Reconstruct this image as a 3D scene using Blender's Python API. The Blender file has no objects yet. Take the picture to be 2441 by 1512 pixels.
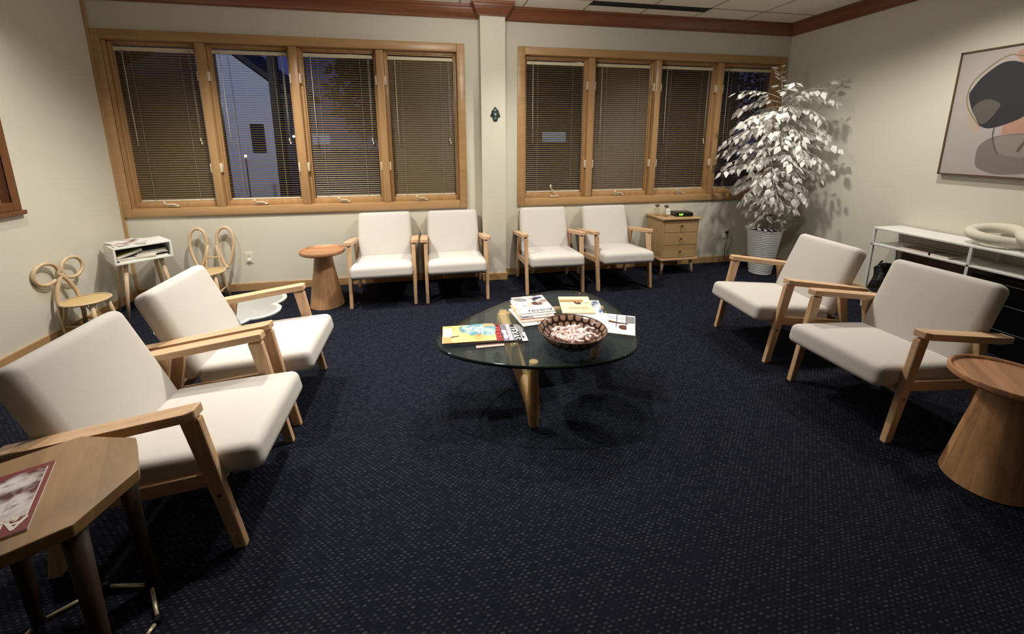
import bpy, bmesh, math, random
from mathutils import Vector, Matrix, Euler
PI = math.pi
R = math.radians
random.seed(7)
SC = bpy.context.scene
COL = SC.collection

# ------------------------------------------------------------------ camera
cam_d = bpy.data.cameras.new('camera')
cam = bpy.data.objects.new('camera', cam_d)
COL.objects.link(cam)
cam_d.sensor_fit = 'HORIZONTAL'
cam_d.sensor_width = 36.0
cam_d.lens = 998.3 / 2441 * 36.0
cam_d.shift_y = -212.1 / 2441
cam_d.clip_start = 0.05
cam_d.clip_end = 200
YAW, PITCH, ROLL, CAMZ = 0.1914, -0.2054, -0.0008, 1.464
fw = Vector((math.sin(YAW) * math.cos(PITCH), math.cos(YAW) * math.cos(PITCH), math.sin(PITCH)))
rt = Vector((math.cos(YAW), -math.sin(YAW), 0))
up = rt.cross(fw)
rt2 = rt * math.cos(ROLL) + up * math.sin(ROLL)
up2 = -rt * math.sin(ROLL) + up * math.cos(ROLL)
cam.matrix_world = Matrix(((rt2.x, up2.x, -fw.x, 0), (rt2.y, up2.y, -fw.y, 0), (rt2.z, up2.z, -fw.z, CAMZ), (0, 0, 0, 1)))
SC.camera = cam

# ------------------------------------------------------------------ world (blue dusk)
w = bpy.data.worlds.new('dusk')
SC.world = w
w.use_nodes = True
nt = w.node_tree
bg = nt.nodes['Background']
tc = nt.nodes.new('ShaderNodeTexCoord')
sep = nt.nodes.new('ShaderNodeSeparateXYZ')
nt.links.new(tc.outputs['Generated'], sep.inputs[0])
cr = nt.nodes.new('ShaderNodeValToRGB')
nt.links.new(sep.outputs['Z'], cr.inputs[0])
cr.color_ramp.elements[0].position = 0.0
cr.color_ramp.elements[0].color = (0.05, 0.058, 0.15, 1)
cr.color_ramp.elements[1].position = 0.5
cr.color_ramp.elements[1].color = (0.02, 0.03, 0.14, 1)
nt.links.new(cr.outputs[0], bg.inputs[0])
bg.inputs[1].default_value = 1.4

# ------------------------------------------------------------------ view + lights of the room (recessed ceiling spots, added fills)
SC.view_settings.view_transform = 'Standard'
SC.view_settings.look = 'None'
SC.view_settings.gamma = 1
SC.view_settings.use_curve_mapping = False
SC.view_settings.exposure = 0.0
SC.render.film_transparent = False
SC.cycles.use_denoising = True
SC.cycles.max_bounces = 8
SC.cycles.diffuse_bounces = 4
SC.cycles.glossy_bounces = 4
SC.cycles.transparent_max_bounces = 24
SC.cycles.sample_clamp_indirect = 4.0
SC.cycles.caustics_reflective = False
SC.cycles.caustics_refractive = False
WARM = (1.0, 0.94, 0.84)


def spot(name, loc, watts, half=66, blend=0.4, size=0.05, color=WARM):
    l = bpy.data.lights.new(name, 'SPOT')
    l.energy = watts
    l.color = color
    l.spot_size = R(half * 2)
    l.spot_blend = blend
    l.shadow_soft_size = size
    o = bpy.data.objects.new(name, l)
    o.location = loc
    COL.objects.link(o)
    return o


def point(name, loc, watts, color=WARM, size=0.1):
    l = bpy.data.lights.new(name, 'POINT')
    l.energy = watts
    l.color = color
    l.shadow_soft_size = size
    o = bpy.data.objects.new(name, l)
    o.location = loc
    COL.objects.link(o)
    return o


spot('ceiling_spot_centre', (-0.05, 2.3, 2.71), 215, 46, 1.0)
spot('wall_wash_fill', (-1.65, 3.6, 2.71), 60, 46, 1.0)  # added wall-wash, brightens the low wall under the left window
spot('ceiling_spot_back', (-1.2, 3.4, 2.71), 262, 66, 1.0)
spot('ceiling_spot_left', (-2.2, 2.9, 2.71), 70, 67, 0.75)
spot('ceiling_spot_right', (3.3, 2.35, 2.71), 92, 70, 0.9)
spot('ceiling_spot_corner', (2.75, 3.25, 2.71), 115, 74, 1.0)
spot('ceiling_spot_middle', (0.95, 3.2, 2.71), 170, 66, 1.0)
point('ceiling_fill', (0.5, 3.05, 2.5), 32, size=0.2)  # added fill below the ceiling, lifts upper walls and tiles

# ------------------------------------------------------------------ materials
MATS = {}


def mat(name, color, rough=0.6, metal=0.0, spec=0.5, emit=None, estr=0.0, bump=None):
    m = bpy.data.materials.new(name)
    m.use_nodes = True
    n = m.node_tree
    b = n.nodes['Principled BSDF']
    b.inputs['Base Color'].default_value = (*color, 1)
    b.inputs['Roughness'].default_value = rough
    b.inputs['Metallic'].default_value = metal
    b.inputs['Specular IOR Level'].default_value = spec
    if emit:
        b.inputs['Emission Color'].default_value = (*emit, 1)
        b.inputs['Emission Strength'].default_value = estr
    # every material is procedural: faint tonal noise on the base colour
    tcn = n.nodes.new('ShaderNodeTexCoord')
    no = n.nodes.new('ShaderNodeTexNoise')
    no.inputs['Scale'].default_value = bump[0] if bump else 14
    no.inputs['Detail'].default_value = 3
    n.links.new(tcn.outputs['Object'], no.inputs['Vector'])
    mx = n.nodes.new('ShaderNodeMixRGB')
    mx.blend_type = 'MULTIPLY'
    mx.inputs[0].default_value = 0.12
    mx.inputs[1].default_value = (*color, 1)
    n.links.new(no.outputs['Fac'], mx.inputs[2])
    n.links.new(mx.outputs[0], b.inputs['Base Color'])
    if bump:
        bp = n.nodes.new('ShaderNodeBump')
        bp.inputs['Strength'].default_value = bump[1]
        bp.inputs['Distance'].default_value = bump[2]
        n.links.new(no.outputs['Fac'], bp.inputs['Height'])
        n.links.new(bp.outputs[0], b.inputs['Normal'])
    MATS[name] = m
    return m


def wood(name, c1, c2, axis='z', scale=9, rough=0.45, stretch=0.07, planks=None):
    m = bpy.data.materials.new(name)
    m.use_nodes = True
    n = m.node_tree
    b = n.nodes['Principled BSDF']
    b.inputs['Roughness'].default_value = rough
    tcn = n.nodes.new('ShaderNodeTexCoord')
    mp = n.nodes.new('ShaderNodeMapping')
    s = {'x': (stretch, 1, 1), 'y': (1, stretch, 1), 'z': (1, 1, stretch)}[axis]
    mp.inputs['Scale'].default_value = [q * scale for q in s]
    n.links.new(tcn.outputs['Object'], mp.inputs[0])
    no = n.nodes.new('ShaderNodeTexNoise')
    no.inputs['Scale'].default_value = 2.2
    no.inputs['Detail'].default_value = 6
    no.inputs['Roughness'].default_value = 0.6
    no.inputs['Distortion'].default_value = 0.6
    n.links.new(mp.outputs[0], no.inputs['Vector'])
    fine = n.nodes.new('ShaderNodeTexNoise')
    fine.inputs['Scale'].default_value = 14
    fine.inputs['Detail'].default_value = 4
    n.links.new(mp.outputs[0], fine.inputs['Vector'])
    ad = n.nodes.new('ShaderNodeMath')
    ad.operation = 'MULTIPLY_ADD'
    n.links.new(fine.outputs['Fac'], ad.inputs[0])
    ad.inputs[1].default_value = 0.35
    n.links.new(no.outputs['Fac'], ad.inputs[2])
    ramp = n.nodes.new('ShaderNodeValToRGB')
    ramp.color_ramp.elements[0].position = 0.42
    ramp.color_ramp.elements[0].color = (*c2, 1)
    ramp.color_ramp.elements[1].position = 0.85
    ramp.color_ramp.elements[1].color = (*c1, 1)
    n.links.new(ad.outputs[0], ramp.inputs[0])
    out = ramp.outputs[0]
    if planks:      # strips of different tone: (axis letter, strip width, strength)
        sp = n.nodes.new('ShaderNodeSeparateXYZ')
        n.links.new(tcn.outputs['Object'], sp.inputs[0])
        if planks[0] == 'a':
            at = n.nodes.new('ShaderNodeMath')
            at.operation = 'ARCTAN2'
            n.links.new(sp.outputs['Y'], at.inputs[0])
            n.links.new(sp.outputs['X'], at.inputs[1])
            src = at.outputs[0]
        else:
            src = sp.outputs[planks[0].upper()]
        dv = n.nodes.new('ShaderNodeMath')
        dv.operation = 'DIVIDE'
        n.links.new(src, dv.inputs[0])
        dv.inputs[1].default_value = planks[1]
        fl = n.nodes.new('ShaderNodeMath')
        fl.operation = 'FLOOR'
        n.links.new(dv.outputs[0], fl.inputs[0])
        wn = n.nodes.new('ShaderNodeTexWhiteNoise')
        wn.noise_dimensions = '1D'
        n.links.new(fl.outputs[0], wn.inputs['W'])
        mr = n.nodes.new('ShaderNodeMapRange')
        mr.inputs[3].default_value = 1 - planks[2]
        mr.inputs[4].default_value = 1 + planks[2] * 0.6
        n.links.new(wn.outputs['Value'], mr.inputs[0])
        mx = n.nodes.new('ShaderNodeMixRGB')
        mx.blend_type = 'MULTIPLY'
        mx.inputs[0].default_value = 1
        n.links.new(out, mx.inputs[1])
        n.links.new(mr.outputs[0], mx.inputs[2])
        out = mx.outputs[0]
    n.links.new(out, b.inputs['Base Color'])
    MATS[name] = m
    return m


for a in 'xyz':
    wood('chair_wood_' + a, (0.69, 0.46, 0.28), (0.48, 0.29, 0.155), a, 12)
    wood('oak_trim_' + a, (0.48, 0.295, 0.14), (0.37, 0.21, 0.092), a, 7, 0.35)
    wood('cherry_trim_' + a, (0.23, 0.085, 0.038), (0.15, 0.05, 0.022), a, 6, 0.33)
    wood('rattan_' + a, (0.62, 0.47, 0.30), (0.48, 0.34, 0.20), a, 14)
wood('walnut_trim_z', (0.17, 0.07, 0.025), (0.11, 0.04, 0.015), 'z', 7)
wood('acacia_top', (0.54, 0.27, 0.13), (0.31, 0.14, 0.06), 'x', 9, 0.4, planks=('y', 0.07, 0.3))
wood('acacia_cone', (0.66, 0.38, 0.19), (0.42, 0.21, 0.095), 'z', 11, 0.4, planks=('a', 0.42, 0.3))
wood('octagon_wood', (0.35, 0.205, 0.085), (0.215, 0.12, 0.046), 'y', 6, 0.4, stretch=0.2, planks=('x', 0.14, 0.22))
wood('octagon_leg_wood_shaded', (0.04, 0.02, 0.012), (0.025, 0.013, 0.008), 'z', 9)  # shade under the tabletop is put into the leg colour
wood('table_base_wood', (0.60, 0.36, 0.165), (0.42, 0.22, 0.085), 'z', 8, 0.4, stretch=0.2)
wood('dresser_wood', (0.46, 0.31, 0.155), (0.35, 0.22, 0.10), 'x', 7, 0.5)
wood('pale_leg_wood', (0.68, 0.52, 0.36), (0.52, 0.37, 0.23), 'z', 10)
mat('wall_paint', (0.67, 0.645, 0.55), 0.85, bump=(260, 0.12, 0.002))
mat('ceiling_tile', (0.86, 0.83, 0.74), 0.95, bump=(120, 0.5, 0.004))
mat('ceiling_grid', (0.30, 0.27, 0.22), 0.6)
mat('vent_black', (0.004, 0.004, 0.005), 0.6)
mat('white_paint', (0.80, 0.80, 0.76), 0.35)
mat('white_metal', (0.72, 0.72, 0.69), 0.4)
mat('plate_plastic', (0.74, 0.70, 0.56), 0.35)
mat('black_plastic', (0.008, 0.008, 0.009), 0.3)
mat('black_cloth', (0.008, 0.008, 0.009), 0.55, bump=(20, 0.8, 0.03))
mat('black_glass', (0.004, 0.004, 0.005), 0.08)
mat('bolt_dark', (0.05, 0.02, 0.01), 0.4)
mat('knob_dark', (0.07, 0.035, 0.02), 0.35)
mat('blind_slat', (0.135, 0.092, 0.044), 0.5)
mat('blind_rail', (0.74, 0.68, 0.50), 0.5)
mat('blind_cord', (0.66, 0.62, 0.50), 0.6)
mat('ladder_cord', (0.32, 0.28, 0.20), 0.6)
mat('hardware_beige', (0.70, 0.60, 0.45), 0.35)
mat('pot_white', (0.72, 0.74, 0.75), 0.3)
mat('soil_dark', (0.03, 0.022, 0.016), 0.9, bump=(60, 1, 0.02))
mat('leaf_white', (0.88, 0.87, 0.84), 0.55)
_n = MATS['leaf_white'].node_tree
_t = _n.nodes.new('ShaderNodeBsdfTranslucent')
_t.inputs[0].default_value = (0.85, 0.84, 0.80, 1)
_m = _n.nodes.new('ShaderNodeMixShader')
_m.inputs[0].default_value = 0.3
_n.links.new(_n.nodes['Principled BSDF'].outputs[0], _m.inputs[1])
_n.links.new(_t.outputs[0], _m.inputs[2])
_n.links.new(_m.outputs[0], _n.nodes['Material Output'].inputs[0])
mat('stem_white', (0.55, 0.52, 0.47), 0.6)
mat('cane_seat', (0.58, 0.42, 0.20), 0.6, bump=(160, 0.8, 0.004))
mat('rug_grey', (0.46, 0.47, 0.45), 0.95, bump=(30, 0.6, 0.01))
mat('rug_white', (0.84, 0.83, 0.76), 0.95, bump=(140, 0.6, 0.006))
mat('knot_fabric', (0.66, 0.62, 0.52), 0.95, bump=(220, 0.5, 0.003))
mat('frame_dark', (0.10, 0.055, 0.03), 0.4)
mat('brass', (0.62, 0.52, 0.38), 0.35, metal=0.5)
mat('black_metal', (0.006, 0.006, 0.007), 0.4)
mat('digit_green', (0.05, 0.4, 0.02), 0.5, emit=(0.35, 1.0, 0.08), estr=1.6)
mat('paper_white', (0.85, 0.84, 0.80), 0.6)
mat('paper_edge', (0.70, 0.66, 0.58), 0.8)
mat('ink_black', (0.012, 0.012, 0.014), 0.4)
mat('ink_red', (0.62, 0.05, 0.06), 0.35)
mat('cover_olive', (0.30, 0.33, 0.03), 0.35)
mat('cover_navy', (0.03, 0.03, 0.09), 0.35)
mat('cover_pink', (0.60, 0.42, 0.38), 0.4)
mat('cover_grey', (0.22, 0.23, 0.24), 0.3)
mat('cover_black', (0.012, 0.011, 0.012), 0.25)
mat('cover_lilac', (0.20, 0.17, 0.25), 0.3)
mat('cover_orange', (0.80, 0.36, 0.17), 0.35)
mat('cover_teal', (0.10, 0.25, 0.30), 0.35)
mat('cover_yellow', (0.74, 0.63, 0.42), 0.4)
mat('cover_ochre', (0.40, 0.23, 0.09), 0.4)
mat('cover_sky', (0.45, 0.56, 0.60), 0.4)
mat('cover_brown', (0.09, 0.03, 0.02), 0.4)
mat('cover_red', (0.20, 0.035, 0.03), 0.3)
mat('cover_cream', (0.72, 0.64, 0.55), 0.4)
mat('candy_white', (0.88, 0.80, 0.76), 0.25)
mat('candy_pink', (0.80, 0.30, 0.26), 0.25)
mat('hamsa_green', (0.012, 0.035, 0.028), 0.3, bump=(70, 0.6, 0.01))
mat('hamsa_pale', (0.30, 0.34, 0.31), 0.4)
mat('house_wall', (0.70, 0.70, 0.74), 0.9)
mat('house_roof', (0.04, 0.035, 0.04), 0.9)
mat('house_glass', (0.01, 0.01, 0.015), 0.2)
mat('asphalt', (0.02, 0.02, 0.022), 0.9)
mat('bush_green', (0.06, 0.10, 0.035), 0.9, bump=(9, 1, 0.2))
mat('bark', (0.02, 0.016, 0.012), 0.9)
mat('lamp_glow', (1, 0.9, 0.7), 0.5, emit=(1.0, 0.85, 0.6), estr=14)
mat('sign_glow', (0.5, 0.7, 1), 0.5, emit=(0.35, 0.55, 1.0), estr=0.5)
mat('art_canvas', (0.395, 0.35, 0.33), 0.8)
mat('art_dark', (0.020, 0.020, 0.025), 0.8, bump=(5, 0.05, 0.001))
mat('art_brown', (0.10, 0.085, 0.075), 0.8)
mat('art_taupe', (0.19, 0.155, 0.14), 0.8)
mat('art_pale_taupe', (0.25, 0.215, 0.18), 0.8)
mat('art_pink', (0.42, 0.24, 0.18), 0.8)
mat('art_tan', (0.42, 0.34, 0.27), 0.8)
mat('art_gold', (0.24, 0.17, 0.10), 0.6)
mat('glass_edge', (0.006, 0.014, 0.012), 0.06)


def fabric():
    m = mat('fabric_cream', (0.60, 0.57, 0.535), 0.9, spec=0.2, bump=(420, 0.18, 0.002))
    return m


fabric()


def carpet():
    m = bpy.data.materials.new('carpet')
    m.use_nodes = True
    n = m.node_tree
    L = n.links.new
    b = n.nodes['Principled BSDF']
    b.inputs['Roughness'].default_value = 0.95
    b.inputs['Specular IOR Level'].default_value = 0.1
    tcn = n.nodes.new('ShaderNodeTexCoord')
    # small wobble so that the weave is not ruler straight
    nz = n.nodes.new('ShaderNodeTexNoise')
    nz.inputs['Scale'].default_value = 30
    L(tcn.outputs['Object'], nz.inputs['Vector'])
    mv = n.nodes.new('ShaderNodeVectorMath')
    mv.operation = 'MULTIPLY_ADD'
    L(nz.outputs['Color'], mv.inputs[0])
    mv.inputs[1].default_value = (0.007, 0.005, 0)
    L(tcn.outputs['Object'], mv.inputs[2])
    sp = n.nodes.new('ShaderNodeSeparateXYZ')
    L(mv.outputs[0], sp.inputs[0])

    def M(op, a, bb=None, c=None):
        q = n.nodes.new('ShaderNodeMath')
        q.operation = op
        for i, v in enumerate((a, bb, c)):
            if v is None:
                continue
            if isinstance(v, (int, float)):
                q.inputs[i].default_value = v
            else:
                L(v, q.inputs[i])
        return q.outputs[0]
    v = M('MULTIPLY', sp.outputs['Y'], 1 / 0.0115)
    row = M('FLOOR', v)
    par = M('MODULO', row, 2.0)
    u = M('ADD', M('MULTIPLY', sp.outputs['X'], 1 / 0.0235), M('MULTIPLY', par, 0.5))
    fu = M('ABSOLUTE', M('SUBTRACT', M('FRACT', u), 0.5))
    fv = M('ABSOLUTE', M('SUBTRACT', M('FRACT', v), 0.5))
    mu = n.nodes.new('ShaderNodeMapRange')
    mu.interpolation_type = 'SMOOTHSTEP'
    L(fu, mu.inputs[0])
    mu.inputs[1].default_value = 0.36
    mu.inputs[2].default_value = 0.14
    mv2 = n.nodes.new('ShaderNodeMapRange')
    mv2.interpolation_type = 'SMOOTHSTEP'
    L(fv, mv2.inputs[0])
    mv2.inputs[1].default_value = 0.42
    mv2.inputs[2].default_value = 0.12
    cell = n.nodes.new('ShaderNodeCombineXYZ')
    L(M('FLOOR', u), cell.inputs[0])
    L(row, cell.inputs[1])
    wn = n.nodes.new('ShaderNodeTexWhiteNoise')
    wn.noise_dimensions = '2D'
    L(cell.outputs[0], wn.inputs['Vector'])
    rnd = M('POWER', wn.outputs['Value'], 1.4)
    mask = M('MULTIPLY', M('MULTIPLY', mu.outputs[0], mv2.outputs[0]), rnd)
    mx = n.nodes.new('ShaderNodeMixRGB')
    L(mask, mx.inputs[0])
    mx.inputs[1].default_value = (0.0055, 0.0064, 0.0130, 1)
    mx.inputs[2].default_value = (0.036, 0.039, 0.053, 1)
    L(mx.outputs[0], b.inputs['Base Color'])
    bp = n.nodes.new('ShaderNodeBump')
    bp.inputs['Strength'].default_value = 0.6
    bp.inputs['Distance'].default_value = 0.004
    L(mask, bp.inputs['Height'])
    L(bp.outputs[0], b.inputs['Normal'])
    MATS['carpet'] = m


carpet()


def glass(name, tint, ior=1.5, refl=1.0, veil=0.0):
    m = bpy.data.materials.new(name)
    m.use_nodes = True
    n = m.node_tree
    n.nodes.remove(n.nodes['Principled BSDF'])
    out = n.nodes['Material Output']
    tr = n.nodes.new('ShaderNodeBsdfTransparent')
    tr.inputs[0].default_value = (*tint, 1)
    gl = n.nodes.new('ShaderNodeBsdfGlossy')
    gl.inputs['Roughness'].default_value = 0.01
    fr = n.nodes.new('ShaderNodeFresnel')
    fr.inputs[0].default_value = ior
    mu = n.nodes.new('ShaderNodeMath')
    mu.operation = 'MULTIPLY'
    mu.inputs[1].default_value = refl
    geo = n.nodes.new('ShaderNodeNewGeometry')
    inv = n.nodes.new('ShaderNodeMath')
    inv.operation = 'SUBTRACT'
    inv.inputs[0].default_value = 1.0
    n.links.new(geo.outputs['Backfacing'], inv.inputs[1])
    fb_ = n.nodes.new('ShaderNodeMath')
    fb_.operation = 'MULTIPLY'
    n.links.new(fr.outputs[0], fb_.inputs[0])
    n.links.new(inv.outputs[0], fb_.inputs[1])
    n.links.new(fb_.outputs[0], mu.inputs[0])
    mx = n.nodes.new('ShaderNodeMixShader')
    n.links.new(mu.outputs[0], mx.inputs[0])
    n.links.new(tr.outputs[0], mx.inputs[1])
    n.links.new(gl.outputs[0], mx.inputs[2])
    last = mx
    if veil:  # pale reflected veil mixed into the glass as diffuse colour
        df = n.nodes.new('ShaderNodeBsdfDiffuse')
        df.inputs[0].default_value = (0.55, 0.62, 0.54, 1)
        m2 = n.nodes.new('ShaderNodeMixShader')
        m2.inputs[0].default_value = veil
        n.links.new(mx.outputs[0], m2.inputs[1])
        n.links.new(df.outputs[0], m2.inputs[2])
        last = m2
    n.links.new(last.outputs[0], out.inputs[0])
    MATS[name] = m


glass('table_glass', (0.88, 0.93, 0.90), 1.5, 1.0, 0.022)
glass('window_glass', (0.80, 0.80, 0.82), 1.5)
glass('bottle_glass', (0.90, 0.91, 0.88), 1.45)


def bowl_mat():
    m = bpy.data.materials.new('bowl_shell')
    m.use_nodes = True
    n = m.node_tree
    L = n.links.new
    b = n.nodes['Principled BSDF']
    b.inputs['Roughness'].default_value = 0.16
    tcn = n.nodes.new('ShaderNodeTexCoord')
    sp = n.nodes.new('ShaderNodeSeparateXYZ')
    L(tcn.outputs['Object'], sp.inputs[0])

    def M(op, a, bb=None):
        q = n.nodes.new('ShaderNodeMath')
        q.operation = op
        for i, v in enumerate((a, bb)):
            if v is None:
                continue
            if isinstance(v, (int, float)):
                q.inputs[i].default_value = v
            else:
                L(v, q.inputs[i])
        return q.outputs[0]
    rr = M('SQRT', M('ADD', M('MULTIPLY', sp.outputs['X'], sp.outputs['X']), M('MULTIPLY', sp.outputs['Y'], sp.outputs['Y'])))
    v = M('DIVIDE', rr, 0.031)
    ring = M('FLOOR', v)
    a = M('ARCTAN2', sp.outputs['Y'], sp.outputs['X'])
    u = M('ADD', M('MULTIPLY', a, 24 / (2 * PI)), M('MULTIPLY', M('MODULO', ring, 2.0), 0.5))
    fu = M('ABSOLUTE', M('SUBTRACT', M('FRACT', M('ADD', u, 100.0)), 0.5))
    fv = M('ABSOLUTE', M('SUBTRACT', M('FRACT', v), 0.5))
    d = M('ADD', M('POWER', M('MULTIPLY', fu, 2.7), 3.0), M('POWER', M('MULTIPLY', fv, 2.3), 3.0))
    mr = n.nodes.new('ShaderNodeMapRange')
    mr.interpolation_type = 'SMOOTHSTEP'
    L(d, mr.inputs[0])
    mr.inputs[1].default_value = 1.1
    mr.inputs[2].default_value = 0.6
    mx = n.nodes.new('ShaderNodeMixRGB')
    L(mr.outputs[0], mx.inputs[0])
    mx.inputs[1].default_value = (0.022, 0.010, 0.006, 1)
    mx.inputs[2].default_value = (0.27, 0.165, 0.125, 1)
    L(mx.outputs[0], b.inputs['Base Color'])
    MATS['bowl_shell'] = m


bowl_mat()


def cover_mat(name, cols, scale=9, seed=0.0, rough=0.3):
    """printed picture: soft patches of a few inks"""
    m = bpy.data.materials.new(name)
    m.use_nodes = True
    n = m.node_tree
    b = n.nodes['Principled BSDF']
    b.inputs['Roughness'].default_value = rough
    tcn = n.nodes.new('ShaderNodeTexCoord')
    mp = n.nodes.new('ShaderNodeMapping')
    mp.inputs['Location'].default_value = (seed, seed * 1.7, seed * 0.3)
    n.links.new(tcn.outputs['Object'], mp.inputs[0])
    no = n.nodes.new('ShaderNodeTexNoise')
    no.inputs['Scale'].default_value = scale
    no.inputs['Detail'].default_value = 5
    n.links.new(mp.outputs[0], no.inputs['Vector'])
    cr = n.nodes.new('ShaderNodeValToRGB')
    e = cr.color_ramp.elements
    lo, hi = 0.33, 0.67
    e[0].position, e[0].color = lo, (*cols[0], 1)
    e[1].position, e[1].color = hi, (*cols[-1], 1)
    for i, c in enumerate(cols[1:-1]):
        q = e.new(lo + (hi - lo) * (i + 1) / (len(cols) - 1))
        q.color = (*c, 1)
    n.links.new(no.outputs['Fac'], cr.inputs[0])
    n.links.new(cr.outputs[0], b.inputs['Base Color'])
    MATS[name] = m


cover_mat('print_sunset', [(0.62, 0.16, 0.08), (0.82, 0.45, 0.16), (0.85, 0.62, 0.28), (0.75, 0.45, 0.2)], 9, 1.2)
cover_mat('print_teal', [(0.06, 0.17, 0.24), (0.12, 0.30, 0.35), (0.40, 0.50, 0.48), (0.10, 0.24, 0.30)], 12, 3.1)
cover_mat('print_people', [(0.10, 0.07, 0.06), (0.45, 0.36, 0.33), (0.72, 0.66, 0.64), (0.80, 0.78, 0.78)], 13, 5.3)
cover_mat('print_room', [(0.10, 0.10, 0.11), (0.60, 0.58, 0.56), (0.82, 0.81, 0.78), (0.70, 0.62, 0.58)], 11, 8.1)
cover_mat('print_interior', [(0.24, 0.07, 0.06), (0.12, 0.05, 0.04), (0.55, 0.48, 0.46), (0.70, 0.66, 0.64), (0.18, 0.07, 0.06)], 12, 2.2, 0.2)
cover_mat('print_blue', [(0.05, 0.08, 0.16), (0.40, 0.45, 0.52), (0.80, 0.80, 0.78), (0.75, 0.74, 0.72)], 14, 4.4)

# ------------------------------------------------------------------ mesh helpers


def new_obj(name, bm, m, parent=None, smooth=False, mods=None):
    me = bpy.data.meshes.new(name)
    bmesh.ops.recalc_face_normals(bm, faces=bm.faces)
    bm.to_mesh(me)
    bm.free()
    ms = m if isinstance(m, (list, tuple)) else [m]
    for q in ms:
        me.materials.append(MATS[q] if isinstance(q, str) else q)
    if smooth:
        me.polygons.foreach_set('use_smooth', [True] * len(me.polygons))
        if smooth != 'all':
            try:
                me.set_sharp_from_angle(angle=R(smooth if smooth is not True else 40))
            except Exception:
                pass
    o = bpy.data.objects.new(name, me)
    COL.objects.link(o)
    if parent:
        o.parent = parent
    return o


def thing(name, label, cat, loc=(0, 0, 0), rz=0.0, group=None):
    o = bpy.data.objects.new(name, None)
    o.empty_display_size = 0.1
    COL.objects.link(o)
    o.location = loc
    o.rotation_euler = (0, 0, rz)
    return tag(o, label, cat, group)


def tag(o, label, cat, group=None, kind=None):
    o['label'] = label
    o['category'] = cat
    if group:
        o['group'] = group
    if kind:
        o['kind'] = kind
    return o


def structure(o, label, cat):
    return tag(o, label, cat, kind='structure')


def dup(root, loc, rz, label, group=None):
    r = root.copy()
    COL.objects.link(r)
    r.location = loc
    r.rotation_euler = (0, 0, rz)
    r['label'] = label
    if group:
        r['group'] = group
    for ch in list(root.children):
        c = ch.copy()
        COL.objects.link(c)
        c.parent = r
        for g in list(ch.children):
            d = g.copy()
            COL.objects.link(d)
            d.parent = c
    return r


def B():
    return bmesh.new()


def box(bm, x0, x1, y0, y1, z0, z1, bev=0.0, mi=0, M=None, seg=2):
    t = B()
    vs = [t.verts.new(p) for p in ((x0, y0, z0), (x1, y0, z0), (x1, y1, z0), (x0, y1, z0), (x0, y0, z1), (x1, y0, z1), (x1, y1, z1), (x0, y1, z1))]
    for f in ((3, 2, 1, 0), (4, 5, 6, 7), (0, 1, 5, 4), (1, 2, 6, 5), (2, 3, 7, 6), (3, 0, 4, 7)):
        t.faces.new([vs[i] for i in f])
    if bev:
        bmesh.ops.bevel(t, geom=list(t.edges), offset=bev, segments=seg, affect='EDGES', profile=0.5)
    merge(bm, t, mi, M)


def merge(bm, t, mi=0, M=None):
    if M is not None:
        t.transform(M)
    vm = {v: bm.verts.new(v.co) for v in t.verts}
    for f in t.faces:
        try:
            nf = bm.faces.new([vm[v] for v in f.verts])
            nf.material_index = mi if mi else f.material_index
            nf.smooth = f.smooth
        except ValueError:
            pass
    t.free()


def prism(bm, pts, z0, z1, bev=0.0, mi=0, M=None, seg=2, mi_side=None):
    """closed outline (x,y) extruded from z0 to z1"""
    t = B()
    a = [t.verts.new((p[0], p[1], z0)) for p in pts]
    b = [t.verts.new((p[0], p[1], z1)) for p in pts]
    n = len(pts)
    t.faces.new(a[::-1])
    t.faces.new(b)
    for i in range(n):
        f = t.faces.new((a[i], a[(i + 1) % n], b[(i + 1) % n], b[i]))
        if mi_side is not None:
            f.material_index = mi_side
    if bev:
        bmesh.ops.bevel(t, geom=list(t.edges), offset=bev, segments=seg, affect='EDGES', profile=0.5)
    merge(bm, t, mi, M)


def beam(bm, p0, p1, s0, s1, side=Vector((1, 0, 0)), bev=0.006, flat=None):
    """tapered bar; s = (width along side, depth across); flat=(axis z plane) cuts ends level when p differs in z"""
    p0, p1 = Vector(p0), Vector(p1)
    d = (p1 - p0).normalized()
    sd = (side - d * side.dot(d)).normalized()
    n = d.cross(sd)
    if flat == 'z':
        sd = Vector((sd.x, sd.y, 0)).normalized()
        n = Vector((-sd.y, sd.x, 0))
    elif flat == 'y':
        n = Vector((0, 0, 1))
        sd = Vector((1, 0, 0))
    t = B()
    vs = []
    for p, s in ((p0, s0), (p1, s1)):
        for a, b in ((-1, -1), (1, -1), (1, 1), (-1, 1)):
            vs.append(t.verts.new(p + sd * (a * s[0] / 2) + n * (b * s[1] / 2)))
    for f in ((3, 2, 1, 0), (4, 5, 6, 7), (0, 1, 5, 4), (1, 2, 6, 5), (2, 3, 7, 6), (3, 0, 4, 7)):
        t.faces.new([vs[i] for i in f])
    if bev:
        bmesh.ops.bevel(t, geom=list(t.edges), offset=bev, segments=2, affect='EDGES', profile=0.5)
    merge(bm, t)


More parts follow.
